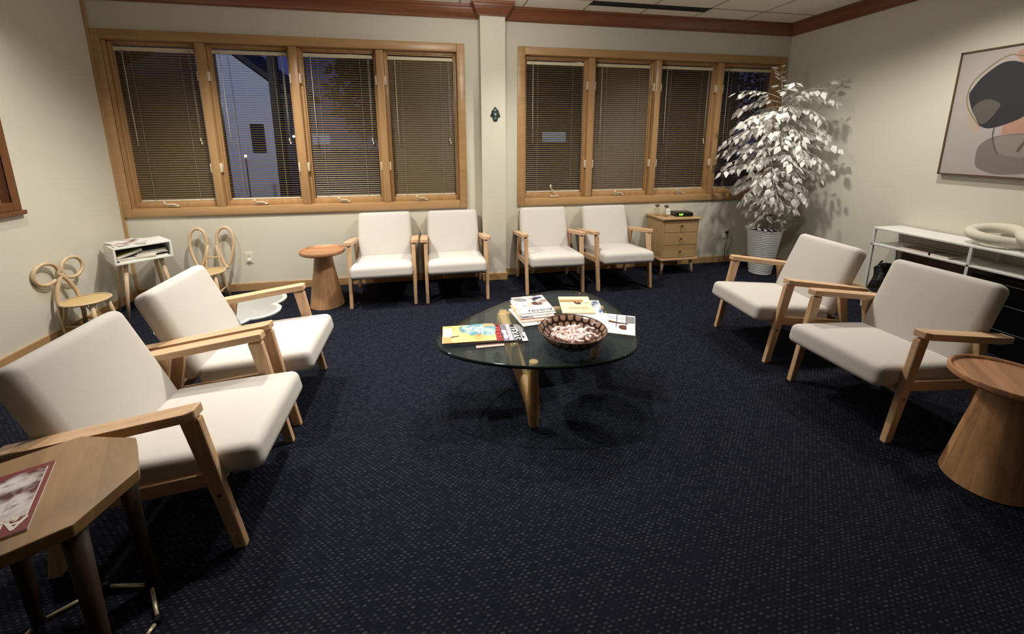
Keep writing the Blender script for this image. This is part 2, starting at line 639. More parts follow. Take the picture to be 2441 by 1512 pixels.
def tube(bm, pts, rad, n=10, closed=False, cap=True, mi=0, flatten=None):
    pts = [Vector(p) for p in pts]
    m = len(pts)
    rads = rad if isinstance(rad, (list, tuple)) else [rad] * m
    rings = []
    prev = None
    for i, p in enumerate(pts):
        if closed:
            d = (pts[(i + 1) % m] - pts[i - 1]).normalized()
        else:
            d = (pts[min(i + 1, m - 1)] - pts[max(i - 1, 0)]).normalized()
        if prev is None:
            a = Vector((0, 0, 1)) if abs(d.z) < 0.9 else Vector((1, 0, 0))
            u = (a - d * a.dot(d)).normalized()
        else:
            u = (prev - d * prev.dot(d)).normalized()
        prev = u
        v = d.cross(u)
        rings.append([bm.verts.new(p + (u * math.cos(2 * PI * k / n) + v * math.sin(2 * PI * k / n)) * rads[i]) for k in range(n)])
    for i in range(m if closed else m - 1):
        a, b = rings[i], rings[(i + 1) % m]
        # match seam for closed loops
        off = 0
        if closed and i == m - 1:
            off = min(range(n), key=lambda o: (a[0].co - b[o].co).length)
        for k in range(n):
            f = bm.faces.new((a[k], a[(k + 1) % n], b[(k + 1 + off) % n], b[(k + off) % n]))
            f.material_index = mi
            f.smooth = True
    if cap and not closed:
        for r_ in (rings[0][::-1], rings[-1]):
            f = bm.faces.new(r_)
            f.material_index = mi


def lathe(bm, prof, n=32, cx=0, cy=0, mi=0, cap0=True, cap1=True):
    rings = []
    for r_, z in prof:
        rings.append([bm.verts.new((cx + r_ * math.cos(2 * PI * k / n), cy + r_ * math.sin(2 * PI * k / n), z)) for k in range(n)])
    for a, b in zip(rings, rings[1:]):
        for k in range(n):
            f = bm.faces.new((a[k], a[(k + 1) % n], b[(k + 1) % n], b[k]))
            f.material_index = mi
    if cap0:
        bm.faces.new(rings[0][::-1]).material_index = mi
    if cap1:
        bm.faces.new(rings[-1]).material_index = mi


def spline(pts, sub=6, closed=False):
    pts = [Vector(p) for p in pts]
    n = len(pts)
    out = []
    rng = range(n if closed else n - 1)
    for i in rng:
        if closed:
            p0, p1, p2, p3 = pts[i - 1], pts[i], pts[(i + 1) % n], pts[(i + 2) % n]
        else:
            p0, p1, p2, p3 = pts[max(i - 1, 0)], pts[i], pts[i + 1], pts[min(i + 2, n - 1)]
        for k in range(sub):
            t = k / sub
            out.append(0.5 * ((2 * p1) + (-p0 + p2) * t + (2 * p0 - 5 * p1 + 4 * p2 - p3) * t * t + (-p0 + 3 * p1 - 3 * p2 + p3) * t ** 3))
    if not closed:
        out.append(pts[-1])
    return out


def rounded(hx, hy, hz, r, nx=10, ny=10, nz=5, fn=None):
    """rounded block as a bmesh, then an optional point map"""
    t = B()
    cache = {}

    def V(p):
        k = tuple(round(c, 6) for c in p)
        if k not in cache:
            c = Vector((max(-hx + r, min(hx - r, p[0])), max(-hy + r, min(hy - r, p[1])), max(-hz + r, min(hz - r, p[2]))))
            d = Vector(p) - c
            q = c + d.normalized() * r if d.length > 1e-9 else Vector(p)
            cache[k] = t.verts.new(fn(q) if fn else q)
        return cache[k]

    def axis(h, n):
        # finer spacing near the rounded ends
        a = [-h, -h + r * 0.15, -h + r * 0.4, -h + r * 0.7, -h + r]
        b = [-h + r + (2 * h - 2 * r) * i / n for i in range(1, n)]
        return a + b + [-q for q in a[::-1]]
    X, Y, Z = axis(hx, nx), axis(hy, ny), axis(hz, nz)

    def grid(A, Bq, f):
        for i in range(len(A) - 1):
            for j in range(len(Bq) - 1):
                try:
                    t.faces.new([V(f(A[i], Bq[j])), V(f(A[i + 1], Bq[j])), V(f(A[i + 1], Bq[j + 1])), V(f(A[i], Bq[j + 1]))])
                except ValueError:
                    pass
    for s in (-1, 1):
        grid(X, Y, lambda a, b: (a, b, s * hz))
        grid(X, Z, lambda a, b: (a, s * hy, b))
        grid(Y, Z, lambda a, b: (s * hx, a, b))
    for f in t.faces:
        f.smooth = True
    return t


def text_mesh(s, size, depth=0.0006, bold=0.0, align='CENTER'):
    cu = bpy.data.curves.new('txt', 'FONT')
    cu.body = s
    cu.size = size
    cu.extrude = depth
    cu.offset = bold
    cu.align_x = align
    cu.align_y = 'CENTER'
    cu.resolution_u = 3
    o = bpy.data.objects.new('txt', cu)
    COL.objects.link(o)
    dg = bpy.context.evaluated_depsgraph_get()
    me = bpy.data.meshes.new_from_object(o.evaluated_get(dg))
    bpy.data.objects.remove(o)
    bpy.data.curves.remove(cu)
    t = B()
    t.from_mesh(me)
    bpy.data.meshes.remove(me)
    return t


def T(x=0, y=0, z=0, rz=0, rx=0, ry=0, s=1):
    return Matrix.Translation((x, y, z)) @ Euler((rx, ry, rz)).to_matrix().to_4x4() @ Matrix.Scale(s, 4)


# ================================================================== the room
XL, XR, YB, YF, ZC = -2.79, 4.096, 4.40, -3.2, 2.74
WT = 0.22
W1 = (-2.779, 0.375)
W2 = (0.909, 4.054)
ZB, ZT = 0.774, 2.395
CAS = 0.078     # casing width

bm = B()
box(bm, XL - WT, XR + WT, YF - WT, YB + WT, -0.12, 0)
structure(new_obj('floor', bm, 'carpet'), 'dark navy woven carpet with pale flecks covering the room', 'floor')
bm = B()
box(bm, XL - WT, XR + WT, YF - WT, YB + WT, ZC, ZC + 0.1)
ceil = structure(new_obj('ceiling', bm, 'ceiling_tile'), 'pale speckled drop ceiling of tiles', 'ceiling')
bm = B()
for i in range(-7, 7):
    x = 0.946 + 0.61 * i
    if XL < x < XR:
        box(bm, x - 0.006, x + 0.006, YF, YB - 0.08, ZC - 0.003, ZC - 0.0005)
for i in range(0, 13):
    y = 4.02 - 0.61 * i
    if YF < y < YB:
        box(bm, XL, XR, y - 0.006, y + 0.006, ZC - 0.003, ZC - 0.0005)
new_obj('ceiling_grid', bm, 'ceiling_grid', ceil)

# back wall with two window openings
bm = B()
ox0, ox1 = W1[0] + CAS - 0.01, W1[1] - CAS + 0.01
px0, px1 = W2[0] + CAS - 0.01, W2[1] - CAS + 0.01
oz0, oz1 = ZB + CAS - 0.01, ZT - CAS + 0.01
box(bm, XL - WT, ox0, YB, YB + WT, 0, ZC)
box(bm, ox1, px0, YB, YB + WT, 0, ZC)
box(bm, px1, XR + WT, YB, YB + WT, 0, ZC)
for a, b in ((ox0, ox1), (px0, px1)):
    box(bm, a, b, YB, YB + WT, 0, oz0)
    box(bm, a, b, YB, YB + WT, oz1, ZC)
structure(new_obj('wall_back', bm, 'wall_paint'), 'cream painted wall holding both rows of windows', 'wall')
bm = B()
box(bm, 0.517, 0.758, 4.25, YB, 0, ZC)
structure(new_obj('wall_pillar', bm, 'wall_paint'), 'cream boxed pillar standing between the two windows', 'pillar')

# left wall with a window opening
LW = (1.6, 3.452, 1.0, 2.42)     # y0,y1,z0,z1 of casing outside
bm = B()
a0, a1, b0, b1 = LW[0] + 0.05, LW[1] - 0.05, LW[2] + 0.05, LW[3] - 0.05
box(bm, XL - WT, XL, YF, a0, 0, ZC)
box(bm, XL - WT, XL, a1, YB, 0, ZC)
box(bm, XL - WT, XL, a0, a1, 0, b0)
box(bm, XL - WT, XL, a0, a1, b1, ZC)
structure(new_obj('wall_left', bm, 'wall_paint'), 'grey cream painted wall on the left', 'wall')
bm = B()
box(bm, XR, XR + WT, YF, YB, 0, ZC)
structure(new_obj('wall_right', bm, 'wall_paint'), 'cream painted wall carrying the abstract picture', 'wall')
bm = B()
box(bm, XL - WT, XR + WT, YF - WT, YF, 0, ZC)
structure(new_obj('wall_front', bm, 'wall_paint'), 'cream wall behind the viewer', 'wall')

# baseboards
def base(name, parts, m, label):
    bm = B()
    for p in parts:
        box(bm, *p, 0, 0.08, 0.004)
    structure(new_obj(name, bm, m), label, 'baseboard')


base('baseboard_back', [(XL, 0.517, YB - 0.015, YB), (0.758, XR, YB - 0.015, YB), (0.502, 0.773, 4.235, 4.25), (0.502, 0.517, 4.25, YB), (0.758, 0.773, 4.25, YB)], 'oak_trim_x', 'honey oak baseboard along the window wall')
base('baseboard_left', [(XL, XL + 0.015, YF, YB - 0.015)], 'oak_trim_y', 'honey oak baseboard along the left wall')
base('baseboard_right', [(XR - 0.015, XR, YF, YB - 0.015)], 'oak_trim_y', 'honey oak baseboard along the right wall')
base('baseboard_front', [(XL, XR, YF, YF + 0.015)], 'oak_trim_x', 'honey oak baseboard behind the viewer')

# crown moulding, profile swept along the walls: (out from wall, z)
CROWN = [(0, 2.62), (0.012, 2.62), (0.016, 2.632), (0.03, 2.645), (0.05, 2.672), (0.062, 2.70), (0.066, 2.712), (0.08, 2.716), (0.082, 2.74), (0, 2.74)]


def crown(name, path, m, label):
    """path: list of (x,y) inner wall corners walked with the room on the left"""
    bm = B()
    P = [Vector((p[0], p[1])) for p in path]
    rings = []
    for i, p in enumerate(P):
        d0 = (P[i] - P[i - 1]).normalized() if i > 0 else None
        d1 = (P[i + 1] - P[i]).normalized() if i < len(P) - 1 else None
        n0 = Vector((-d0.y, d0.x)) if d0 else None
        n1 = Vector((-d1.y, d1.x)) if d1 else None
        if n0 is None:
            mi = n1
        elif n1 is None:
            mi = n0
        else:
            mi = (n0 + n1)
            mi = mi / (mi.dot(n0))
        rings.append([bm.verts.new((p.x + mi.x * o, p.y + mi.y * o, z)) for o, z in CROWN])
    k = len(CROWN)
    for a, b in zip(rings, rings[1:]):
        for j in range(k):
            bm.faces.new((a[j], a[(j + 1) % k], b[(j + 1) % k], b[j]))
    bm.faces.new(rings[0])
    bm.faces.new(rings[-1][::-1])
    structure(new_obj(name, bm, m), label, 'crown moulding')


crown('trim_1', [(XR, YB), (0.758, YB), (0.758, 4.25), (0.517, 4.25), (0.517, YB), (XL, YB)], 'cherry_trim_x', 'red brown crown moulding stepping round the pillar')
crown('trim_2', [(XR, YF), (XR, YB)], 'cherry_trim_y', 'red brown crown moulding above the abstract picture')
bm = B()
box(bm, XL, XL + 0.02, YB - 0.022, YB, 0.08, 2.62, 0.004)
structure(new_obj('trim_3', bm, 'oak_trim_z'), 'thin brown wooden corner strip behind the white stand', 'trim')

# ceiling slot vent
v = thing('ceiling_vent', 'long black slot vent in the ceiling tiles', 'vent', (2.165, 4.07, ZC))
bm = B()
box(bm, -0.61, 0.61, -0.045, 0.045, -0.006, -0.0005)
new_obj('slot', bm, 'vent_black', v)
bm = B()
for s in (-1, 1):
    box(bm, -0.62, 0.62, s * 0.05 - 0.006, s * 0.05 + 0.006, -0.009, -0.0005, 0.002)
box(bm, -0.62, 0.62, -0.004, 0.004, -0.009, -0.006)
new_obj('frame', bm, 'vent_black', v)


# ------------------------------------------------------------------ windows
def frame_ring(bm, x0, x1, z0, z1, w, y0, y1, bev=0.004, wb=None):
    """mitred-looking rectangular ring in the xz plane"""
    wb = wb or w
    box(bm, x0, x0 + w, y0, y1, z0, z1, bev)
    box(bm, x1 - w, x1, y0, y1, z0, z1, bev)
    box(bm, x0 + w, x1 - w, y0, y1, z1 - w, z1, bev)
    box(bm, x0 + w, x1 - w, y0, y1, z0, z0 + wb, bev)


BLINDS = []


def window(idx, X, label, crank_up):
    root = bpy.data.objects.new('window_%d' % idx, None)
    COL.objects.link(root)
    root.location = (X[0], YB, ZB)
    structure(root, label, 'window')
    Wd, H = X[1] - X[0], ZT - ZB
    bm = B()
    frame_ring(bm, 0, Wd, 0, H, CAS, -0.02, 0.002, 0.006)
    frame_ring(bm, CAS - 0.012, Wd - CAS + 0.012, CAS - 0.012, H - CAS + 0.012, 0.012, -0.012, 0.20, 0.002)
    new_obj('casing', bm, 'oak_trim_x', root, 30)
    iw0, iw1 = CAS, Wd - CAS
    mw = 0.068
    pw = (iw1 - iw0 - 3 * mw) / 4
    for k in range(3):
        x = iw0 + pw * (k + 1) + mw * k
        bm = B()
        box(bm, x, x + mw, 0.0, 0.19, CAS, H - CAS, 0.006)
        new_obj('mullion', bm, 'oak_trim_z', root, 30)
    for k in range(4):
        x0 = iw0 + (pw + mw) * k
        x1 = x0 + pw
        bm = B()
        frame_ring(bm, x0, x1, CAS, H - CAS, 0.022, 0.05, 0.15, 0.004, 0.045)
        frame_ring(bm, x0 + 0.02, x1 - 0.02, CAS + 0.04, H - CAS - 0.02, 0.014, 0.07, 0.15, 0.003)
        sash = new_obj('sash', bm, 'oak_trim_z', root, 30)
        bm = B()
        box(bm, x0 + 0.02, x1 - 0.02, 0.135, 0.139, CAS + 0.04, H - CAS - 0.02)
        new_obj('glass_pane', bm, 'window_glass', sash)
        # latches on the stile that meets the mullion
        bm = B()
        xs = x1 - 0.016 if k < 3 else x0 + 0.016
        sides = []
        if k > 0:
            sides.append(x0 + 0.006)
        if k < 3:
            sides.append(x1 - 0.006)
        for zl in (0.40, 1.22):
            for xs in sides:
                box(bm, xs - 0.010, xs + 0.010, 0.012, 0.05, zl, zl + 0.085, 0.004)
        new_obj('latch', bm, 'hardware_beige', sash, 30)
        # crank handle on the bottom rail
        bm = B()
        cx = x0 + pw * (0.45 if idx == 1 else 0.5)
        box(bm, cx - 0.05, cx + 0.05, 0.02, 0.05, CAS + 0.006, CAS + 0.022, 0.005)
        if crank_up == k:
            tube(bm, [(cx + 0.03, 0.03, CAS + 0.02), (cx + 0.02, 0.02, CAS + 0.03), (cx - 0.04, 0.018, CAS + 0.10), (cx - 0.05, 0.015, CAS + 0.11), (cx - 0.05, 0.01, CAS + 0.14)], [0.009, 0.007, 0.006, 0.008, 0.010], 8)
        else:
            tube(bm, [(cx + 0.03, 0.03, CAS + 0.02), (cx + 0.02, 0.018, CAS + 0.03), (cx - 0.05, 0.015, CAS + 0.034), (cx - 0.055, 0.012, CAS + 0.045), (cx - 0.055, 0.01, CAS + 0.06)], [0.010, 0.008, 0.007, 0.009, 0.010], 8)
        new_obj('crank_handle', bm, 'hardware_beige', sash)
        BLINDS.append((X[0] + x0, X[0] + x1, idx, k))
    return root


window(1, W1, 'oak framed window of four panes left of the pillar', None)
window(2, W2, 'oak framed window of four panes right of the pillar', 0)

# left wall window
wl = bpy.data.objects.new('window_3', None)
COL.objects.link(wl)
wl.location = (XL, LW[0], LW[2])
structure(wl, 'brown framed dark window at the left edge', 'window')
Wd, H = LW[1] - LW[0], LW[3] - LW[2]
RM = Matrix.Rotation(R(90), 4, 'Z')      # local x -> world y, local -y -> world +x


def rot_bm(bm):
    bm.transform(Matrix(((0, -1, 0, 0), (1, 0, 0, 0), (0, 0, 1, 0), (0, 0, 0, 1))))
    return bm


bm = B()
frame_ring(bm, 0, Wd, 0, H, 0.058, -0.014, 0.002, 0.005)
frame_ring(bm, 0.046, Wd - 0.046, 0.046, H - 0.046, 0.012, -0.01, 0.2, 0.002)
new_obj('casing', rot_bm(bm), 'walnut_trim_z', wl)
bm = B()
box(bm, -0.012, Wd + 0.012, -0.03, 0.0, -0.03, 0.0, 0.004)
new_obj('sill', rot_bm(bm), 'walnut_trim_z', wl)
bm = B()
frame_ring(bm, 0.058, Wd / 2, 0.058, H - 0.058, 0.045, 0.05, 0.10, 0.004)
frame_ring(bm, Wd / 2, Wd - 0.058, 0.058, H - 0.058, 0.045, 0.05, 0.10, 0.004)
s_ = new_obj('sash', rot_bm(bm), 'chair_wood_z', wl)
bm = B()
box(bm, 0.08, Wd - 0.08, 0.085, 0.09, 0.08, H - 0.08)
new_obj('glass_pane', rot_bm(bm), 'window_glass', s_)

# ------------------------------------------------------------------ blinds, one per pane
TILT = {(1, 0): 62, (1, 1): 10, (1, 2): 42, (1, 3): 70, (2, 0): 42, (2, 1): 66, (2, 2): 42, (2, 3): 34}
LB = {
    (1, 0): 'dark mini blind in the pane nearest the left wall',
    (1, 1): 'open mini blind showing blue dusk and a pale gable outside',
    (1, 2): 'half open mini blind in the third pane of the left window',
    (1, 3): 'shut brown mini blind in the pane just left of the pillar',
    (2, 0): 'half open mini blind in the pane just right of the pillar, upturned crank below',
    (2, 1): 'shut brown mini blind in the second pane right of the pillar',
    (2, 2): 'mini blind in the pane above the clock box on the drawer chest',
    (2, 3): 'mini blind in the last pane, partly hidden by the white tree'}
for x0, x1, idx, k in BLINDS:
    t = thing('window_blind', LB[(idx, k)], 'blind', ((x0 + x1) / 2, YB + 0.085, ZT - CAS - 0.036), 0, 'mini blinds in the window panes')
    hw = (x1 - x0) / 2 - 0.040
    zb = -(ZT - ZB - 2 * CAS - 0.036 - 0.055)
    bm = B()
    box(bm, -hw - 0.004, hw + 0.004, -0.018, 0.014, -0.042, -0.010, 0.003)
    new_obj('headrail', bm, 'blind_rail', t)
    bm = B()
    tl = R(TILT[(idx, k)])
    z = -0.056
    hwid = 0.0125
    while z > zb + 0.02:
        rows = []
        for j, u in enumerate((-1, -0.35, 0.35, 1)):
            cam_ = 0.0022 * (1 - u * u)
            yy = u * hwid * math.cos(tl) - cam_ * math.sin(tl)
            zz = z + u * hwid * math.sin(tl) + cam_ * math.cos(tl)
            rows.append((bm.verts.new((-hw, yy, zz)), bm.verts.new((hw, yy, zz))))
        for a, b in zip(rows, rows[1:]):
            f = bm.faces.new((a[0], a[1], b[1], b[0]))
            f.smooth = True
        z -= 0.0215
    new_obj('slats', bm, 'blind_slat', t)
    bm = B()
    box(bm, -hw, hw, -0.012, 0.012, zb, zb + 0.014, 0.003)
    new_obj('bottom_rail', bm, 'blind_rail', t)
    bm = B()
    for f in (-0.62, 0.62):
        for yy in (-0.0145, 0.0145):
            box(bm, f * hw - 0.0012, f * hw + 0.0012, yy - 0.0006, yy + 0.0006, zb, -0.03)
    new_obj('ladder_cord', bm, 'ladder_cord', t)
    bm = B()
    tube(bm, [(-hw * 0.80, -0.022, -0.03), (-hw * 0.80, -0.024, -0.5), (-hw * 0.79, -0.024, -0.86)], 0.0034, 6)
    new_obj('tilt_wand', bm, 'blind_cord', t)
    if idx == 1 or k == 2:
        bm = B()
        for dx, ln in ((0, -0.80), (0.012, -0.83)):
            tube(bm, [(hw * 0.86 + dx, -0.02, -0.03), (hw * 0.86 + dx * 0.6, -0.022, ln)], 0.0014, 5)
            lathe(bm, [(0.002, ln + 0.012), (0.006, ln), (0.007, ln - 0.014), (0.003, ln - 0.02)], 8, hw * 0.86 + dx * 0.6, -0.022)
        new_obj('lift_cord', bm, 'blind_cord', t)

# ------------------------------------------------------------------ wall plates and the hamsa
def outlet(x, z, label, cover):
    t = thing('wall_outlet', label, 'outlet', (x, YB, z))
    bm = B()
    box(bm, -0.035, 0.035, -0.006, 0, -0.058, 0.058, 0.003)
    new_obj('plate', bm, 'plate_plastic', t)
    for s in (1, -1):
        bm = B()
        box(bm, -0.017, 0.017, -0.0085, -0.006, s * 0.02 - 0.014, s * 0.02 + 0.014, 0.002)
        o = new_obj('socket', bm, 'plate_plastic', t)
        bm = B()
        for dx in (-0.006, 0.006):
            box(bm, dx - 0.0012, dx + 0.0012, -0.0092, -0.0085, s * 0.02 - 0.002, s * 0.02 + 0.008)
        box(bm, -0.002, 0.002, -0.0092, -0.0085, s * 0.02 - 0.010, s * 0.02 - 0.006)
        new_obj('slot', bm, 'ink_black', o)
    if cover:
        bm = B()
        lathe(bm, [(0.019, 0), (0.019, 0.008), (0.012, 0.012)], 20)
        bm.transform(T(0, -0.0085, -0.022, rx=R(90)))
        new_obj('safety_cap', bm, 'white_paint', t, 30)
    return t


outlet(-1.783, 0.34, 'ivory wall outlet with a round safety cap beside the loop-eared chair', True)
outlet(3.505, 0.354, 'ivory wall outlet with a black plug under the right window', False)
t = thing('power_cord', 'black plug and cord hanging from the outlet beside the tree pot', 'cord', (3.505, YB - 0.009, 0.375))
bm = B()
box(bm, -0.014, 0.014, -0.03, 0, -0.014, 0.014, 0.004)
new_obj('plug', bm, 'black_plastic', t)
bm = B()
tube(bm, spline([(0, -0.028, -0.008), (0.0, -0.034, -0.05), (-0.008, -0.024, -0.15), (-0.012, -0.022, -0.26), (-0.006, -0.04, -0.36), (0.05, -0.06, -0.368)], 5), 0.0035, 6)
new_obj('cable', bm, 'black_plastic', t)

HM = [(690, 375), (745, 378), (752, 430), (800, 480), (860, 530), (910, 620), (930, 700), (940, 780), (985, 860), (960, 905), (900, 900), (850, 905), (850, 990), (835, 1070), (780, 1125), (715, 1145), (640, 1120), (580, 1080), (555, 1010), (545, 930), (530, 880), (490, 885), (415, 830), (455, 790), (485, 680), (500, 590), (560, 520), (630, 470), (645, 425), (650, 378)]
t = thing('hamsa_ornament', 'small dark green hand shaped ornament on the pillar', 'ornament', (0.6535, 4.25, 1.722))
K = 0.137 / 770
bm = B()
prism(bm, [((x - 697) * K, -(y - 760) * K) for x, y in HM], 0, 0.010, 0.002)
bm.transform(T(0, 0, 0, rx=R(90)))
new_obj('hand', bm, 'hamsa_green', t, 30)
bm = B()
lathe(bm, [(0.013, 0.010), (0.013, 0.013), (0.008, 0.014), (0.0075, 0.0115)], 20, cap0=False)
for dx in (-0.010, 0.0, 0.010):
    box(bm, dx - 0.0018, dx + 0.0018, -0.055, -0.022, 0.0095, 0.0125, 0.001)
box(bm, -0.010, 0.010, 0.030, 0.044, 0.0095, 0.0118, 0.001)
bm.transform(T(0, 0, 0, rx=R(90)))
new_obj('eye_relief', bm, 'hamsa_pale', t)

# ================================================================== armchairs
def make_chair():
    t = thing('armchair', '', 'armchair')
    U0 = 0.33

    def P(s, u, z):
        return Vector((s, -(u + U0), z))
    # seat cushion : u -0.44 .. 0.075, bottom slopes back
    hx, hy, hz, r = 0.262, 0.265, 0.056, 0.034

    def fs(q):
        k = q.y / hy            # -1 front (local -y) .. 1 rear
        kk = (k + 1) / 2
        s = q.x / hx
        v = q.z / hz
        crown_ = 0.012 * (1 - s * s) * (1 - (k * 0.9) ** 2) * (v > 0)
        u = 0.072 - kk * 0.535 + 0.010 * (-v) * (1 - kk)
        zc = 0.346 - 0.034 * kk
        return P(q.x + 0.004 * s * (1 - k * k), u, zc + q.z * (1.0 - 0.06 * kk) + crown_)
    new_obj('seat_cushion', rounded(hx, hy, hz, r, fn=fs), 'fabric_cream', t, 'all')
    # back cushion
    hx, hy, hz, r = 0.260, 0.053, 0.255, 0.040

    def fb(q):
        k = (q.z / hz + 1) / 2          # 0 bottom .. 1 top
        s = q.x / hx
        v = q.y / hy                    # -1 front
        bulge = 0.014 * (1 - s * s) * (1 - (2 * k - 1) ** 2) * (v < 0)
        u = -0.475 - 0.178 * k + (-q.y) * 0.93 * (1 - 0.08 * k) + bulge
        z = 0.300 + 0.455 * k + (-q.y) * 0.36
        return P(q.x * (1 - 0.012 * k), u, z)
    new_obj('back_cushion', rounded(hx, hy, hz, r, 10, 4, 10, fn=fb), 'fabric_cream', t, 'all')
    for s in (-1, 1):
        # front leg, leaning back towards the arm
        bm = B()
        beam(bm, P(s * 0.278, -0.022, 0), P(s * 0.278, -0.118, 0.545), (0.030, 0.042), (0.032, 0.062), flat='z')
        leg = new_obj('leg', bm, 'chair_wood_z', t)
        bm = B()
        lathe(bm, [(0.007, 0), (0.007, 0.002)], 12)
        bm.transform(T(s * 0.2925, 0.063 - U0, 0.235, ry=s * R(90)))
        new_obj('bolt', bm, 'bolt_dark', leg)
        # rear leg
        bm = B()
        beam(bm, P(s * 0.278, -0.60, 0), P(s * 0.278, -0.50, 0.515), (0.030, 0.040), (0.030, 0.058), flat='z')
        new_obj('leg', bm, 'chair_wood_z', t)
        # armrest sloping down to the rear, outer front corner cut
        bm = B()
        x0, x1 = s * 0.258, s * 0.326
        out = [(x0, 0.055), (x1 - s * 0.016, 0.055), (x1, 0.030), (x1, -0.42), (x1 - s * 0.012, -0.53), (x0, -0.53)]
        L = 0.585
        prism(bm, [(a, -b) for a, b in out], -0.017, 0.017, 0.005)
        sl = math.atan(0.145)
        bm.transform(T(0, 0.14 - U0, 0.566) @ Matrix.Rotation(-sl, 4, 'X'))
        new_obj('armrest', bm, 'chair_wood_y', t)
        # side rail
        bm = B()
        beam(bm, P(s * 0.2745, -0.085, 0.298), P(s * 0.2745, -0.56, 0.248), (0.022, 0.056), (0.022, 0.056), flat='y')
        new_obj('side_rail', bm, 'chair_wood_y', t)
    # front apron with a shallow arch
    bm = B()
    top = [(-0.262, 0.296), (0.262, 0.296)]
    arch = [(0.262 - 0.524 * i / 12, 0.240 + 0.034 * math.sin(PI * i / 12)) for i in range(13)]
    prism(bm, [(a, b) for a, b in (top + arch)], -0.011, 0.011, 0.002)
    bm.transform(Matrix(((1, 0, 0, 0), (0, 0, 1, 0.075 - U0), (0, 1, 0, 0), (0, 0, 0, 1))))
    new_obj('apron', bm, 'chair_wood_x', t)
    # rear cross rail and back slats that carry the cushion
    bm = B()
    box(bm, -0.262, 0.262, 0.54 - U0, 0.562 - U0, 0.23, 0.275, 0.004)
    new_obj('rear_rail', bm, 'chair_wood_x', t)
    return t


CH = [
    # x, y, facing rotation, label
    (-1.045, 1.724, R(90), 'cream armchair nearest the octagonal side table'),
    (-1.045, 2.408, R(90), 'cream armchair in front of the cloud rug, facing the glass table'),
    (-0.462, 3.700 + 0.33, R(1.5), 'cream armchair right beside the round pedestal table under the left window'),
    (0.208, 3.697 + 0.33, R(0.3), 'cream armchair against the pillar, under the left window'),
    (1.166, 3.712 + 0.33, R(-2.0), 'cream armchair just right of the pillar'),
    (1.872, 3.697 + 0.33, 0.0, 'cream armchair beside the three-drawer wooden chest'),
    (2.168 + 0.33, 2.462, R(-94.5), 'cream armchair in front of the white tree pot, facing left'),
    (2.140 + 0.33, 1.717, R(-89.3), 'cream armchair in front of the knotted pillow shelf, facing left'),
]
proto = make_chair()
for i, (x, y, rz, lb) in enumerate(CH):
    if i == 0:
        proto.location = (x, y, 0)
        proto.rotation_euler = (0, 0, rz)
        proto['label'] = lb
        proto['group'] = 'cream waiting room armchairs'
    else:
        dup(proto, (x, y, 0), rz, lb)

# ================================================================== pedestal tables
def make_pedestal():
    t = thing('pedestal_table', '', 'side table')
    bm = B()
    prof = [(0.0, 0.0)] if False else [(0.143, 0.0), (0.146, 0.004), (0.142, 0.03), (0.115, 0.20), (0.088, 0.36), (0.072, 0.482), (0.07, 0.488)]
    lathe(bm, prof, 40)
    new_obj('pedestal', bm, 'acacia_cone', t, 35)
    bm = B()
    lathe(bm, [(0.16, 0.488), (0.182, 0.490), (0.190, 0.498), (0.191, 0.516), (0.188, 0.521), (0.180, 0.521), (0.176, 0.517), (0.172, 0.509), (0.165, 0.508)], 48)
    new_obj('tray_top', bm, 'acacia_top', t, 35)
    return t


pt = make_pedestal()
pt.location = (-0.968, 3.86, 0)
pt['label'] = 'round acacia pedestal table between the rug and the window wall chairs'
pt['group'] = 'round acacia pedestal tables'
p2 = dup(pt, (2.335, 1.155, 0), R(50), 'round acacia pedestal table at the right edge, near the viewer', 'round acacia pedestal tables')
p2.scale = (0.97, 0.97, 0.97)

# ================================================================== octagonal table
OC = Vector((-1.076, 1.170))
t = thing('octagon_table', 'octagonal wooden side table in the near left corner', 'side table', (OC.x, OC.y, 0), R(27))
bm = B()
oct_ = [(0.232 * math.cos(R(9.5 - 27 + 45 * k)), 0.232 * math.sin(R(9.5 - 27 + 45 * k))) for k in range(8)]
prism(bm, oct_, 0.517, 0.552, 0.003)
new_obj('tabletop', bm, 'octagon_wood', t)
RP = [(0.197 * math.cos(R(12.5 - 27 + 45 * k)), 0.197 * math.sin(R(12.5 - 27 + 45 * k))) for k in range(8)]
for k in (1, 3, 5, 7):
    bm = B()
    a = Vector((RP[k][0], RP[k][1], 0.012))
    b = Vector((RP[k][0] * 0.97, RP[k][1] * 0.97, 0.517))
    tube(bm, [a, a.lerp(b, 0.3), b], [0.014, 0.019, 0.026], 14)
    new_obj('leg', bm, 'octagon_leg_wood_shaded', t)
bm = B()
for k in range(8):
    a, b = Vector((*RP[k], 0.010)), Vector((*RP[(k + 1) % 8], 0.010))
    d = (b - a).normalized()
    cuts = [(0.018, (b - a).length - 0.018)]
    if k in (3, 7):
        cuts = [(0.018, 0.085), (0.105, (b - a).length - 0.012)]
    for c0, c1 in cuts:
        tube(bm, [a + d * c0, a + d * c1], 0.0058, 8)
ring = new_obj('base_ring', bm, 'brass', t)
ring['label'] = 'thin brass bars of the floor ring'
bm = B()
for k in range(8):
    a, b = Vector((*RP[k], 0.010)), Vector((*RP[(k + 1) % 8], 0.010))
    tube(bm, [a, b], 0.0034, 8)
    lathe(bm, [(0.010, 0.0), (0.011, 0.010), (0.008, 0.02)], 10, RP[k][0], RP[k][1])
new_obj('ring_joint', bm, 'black_metal', t)


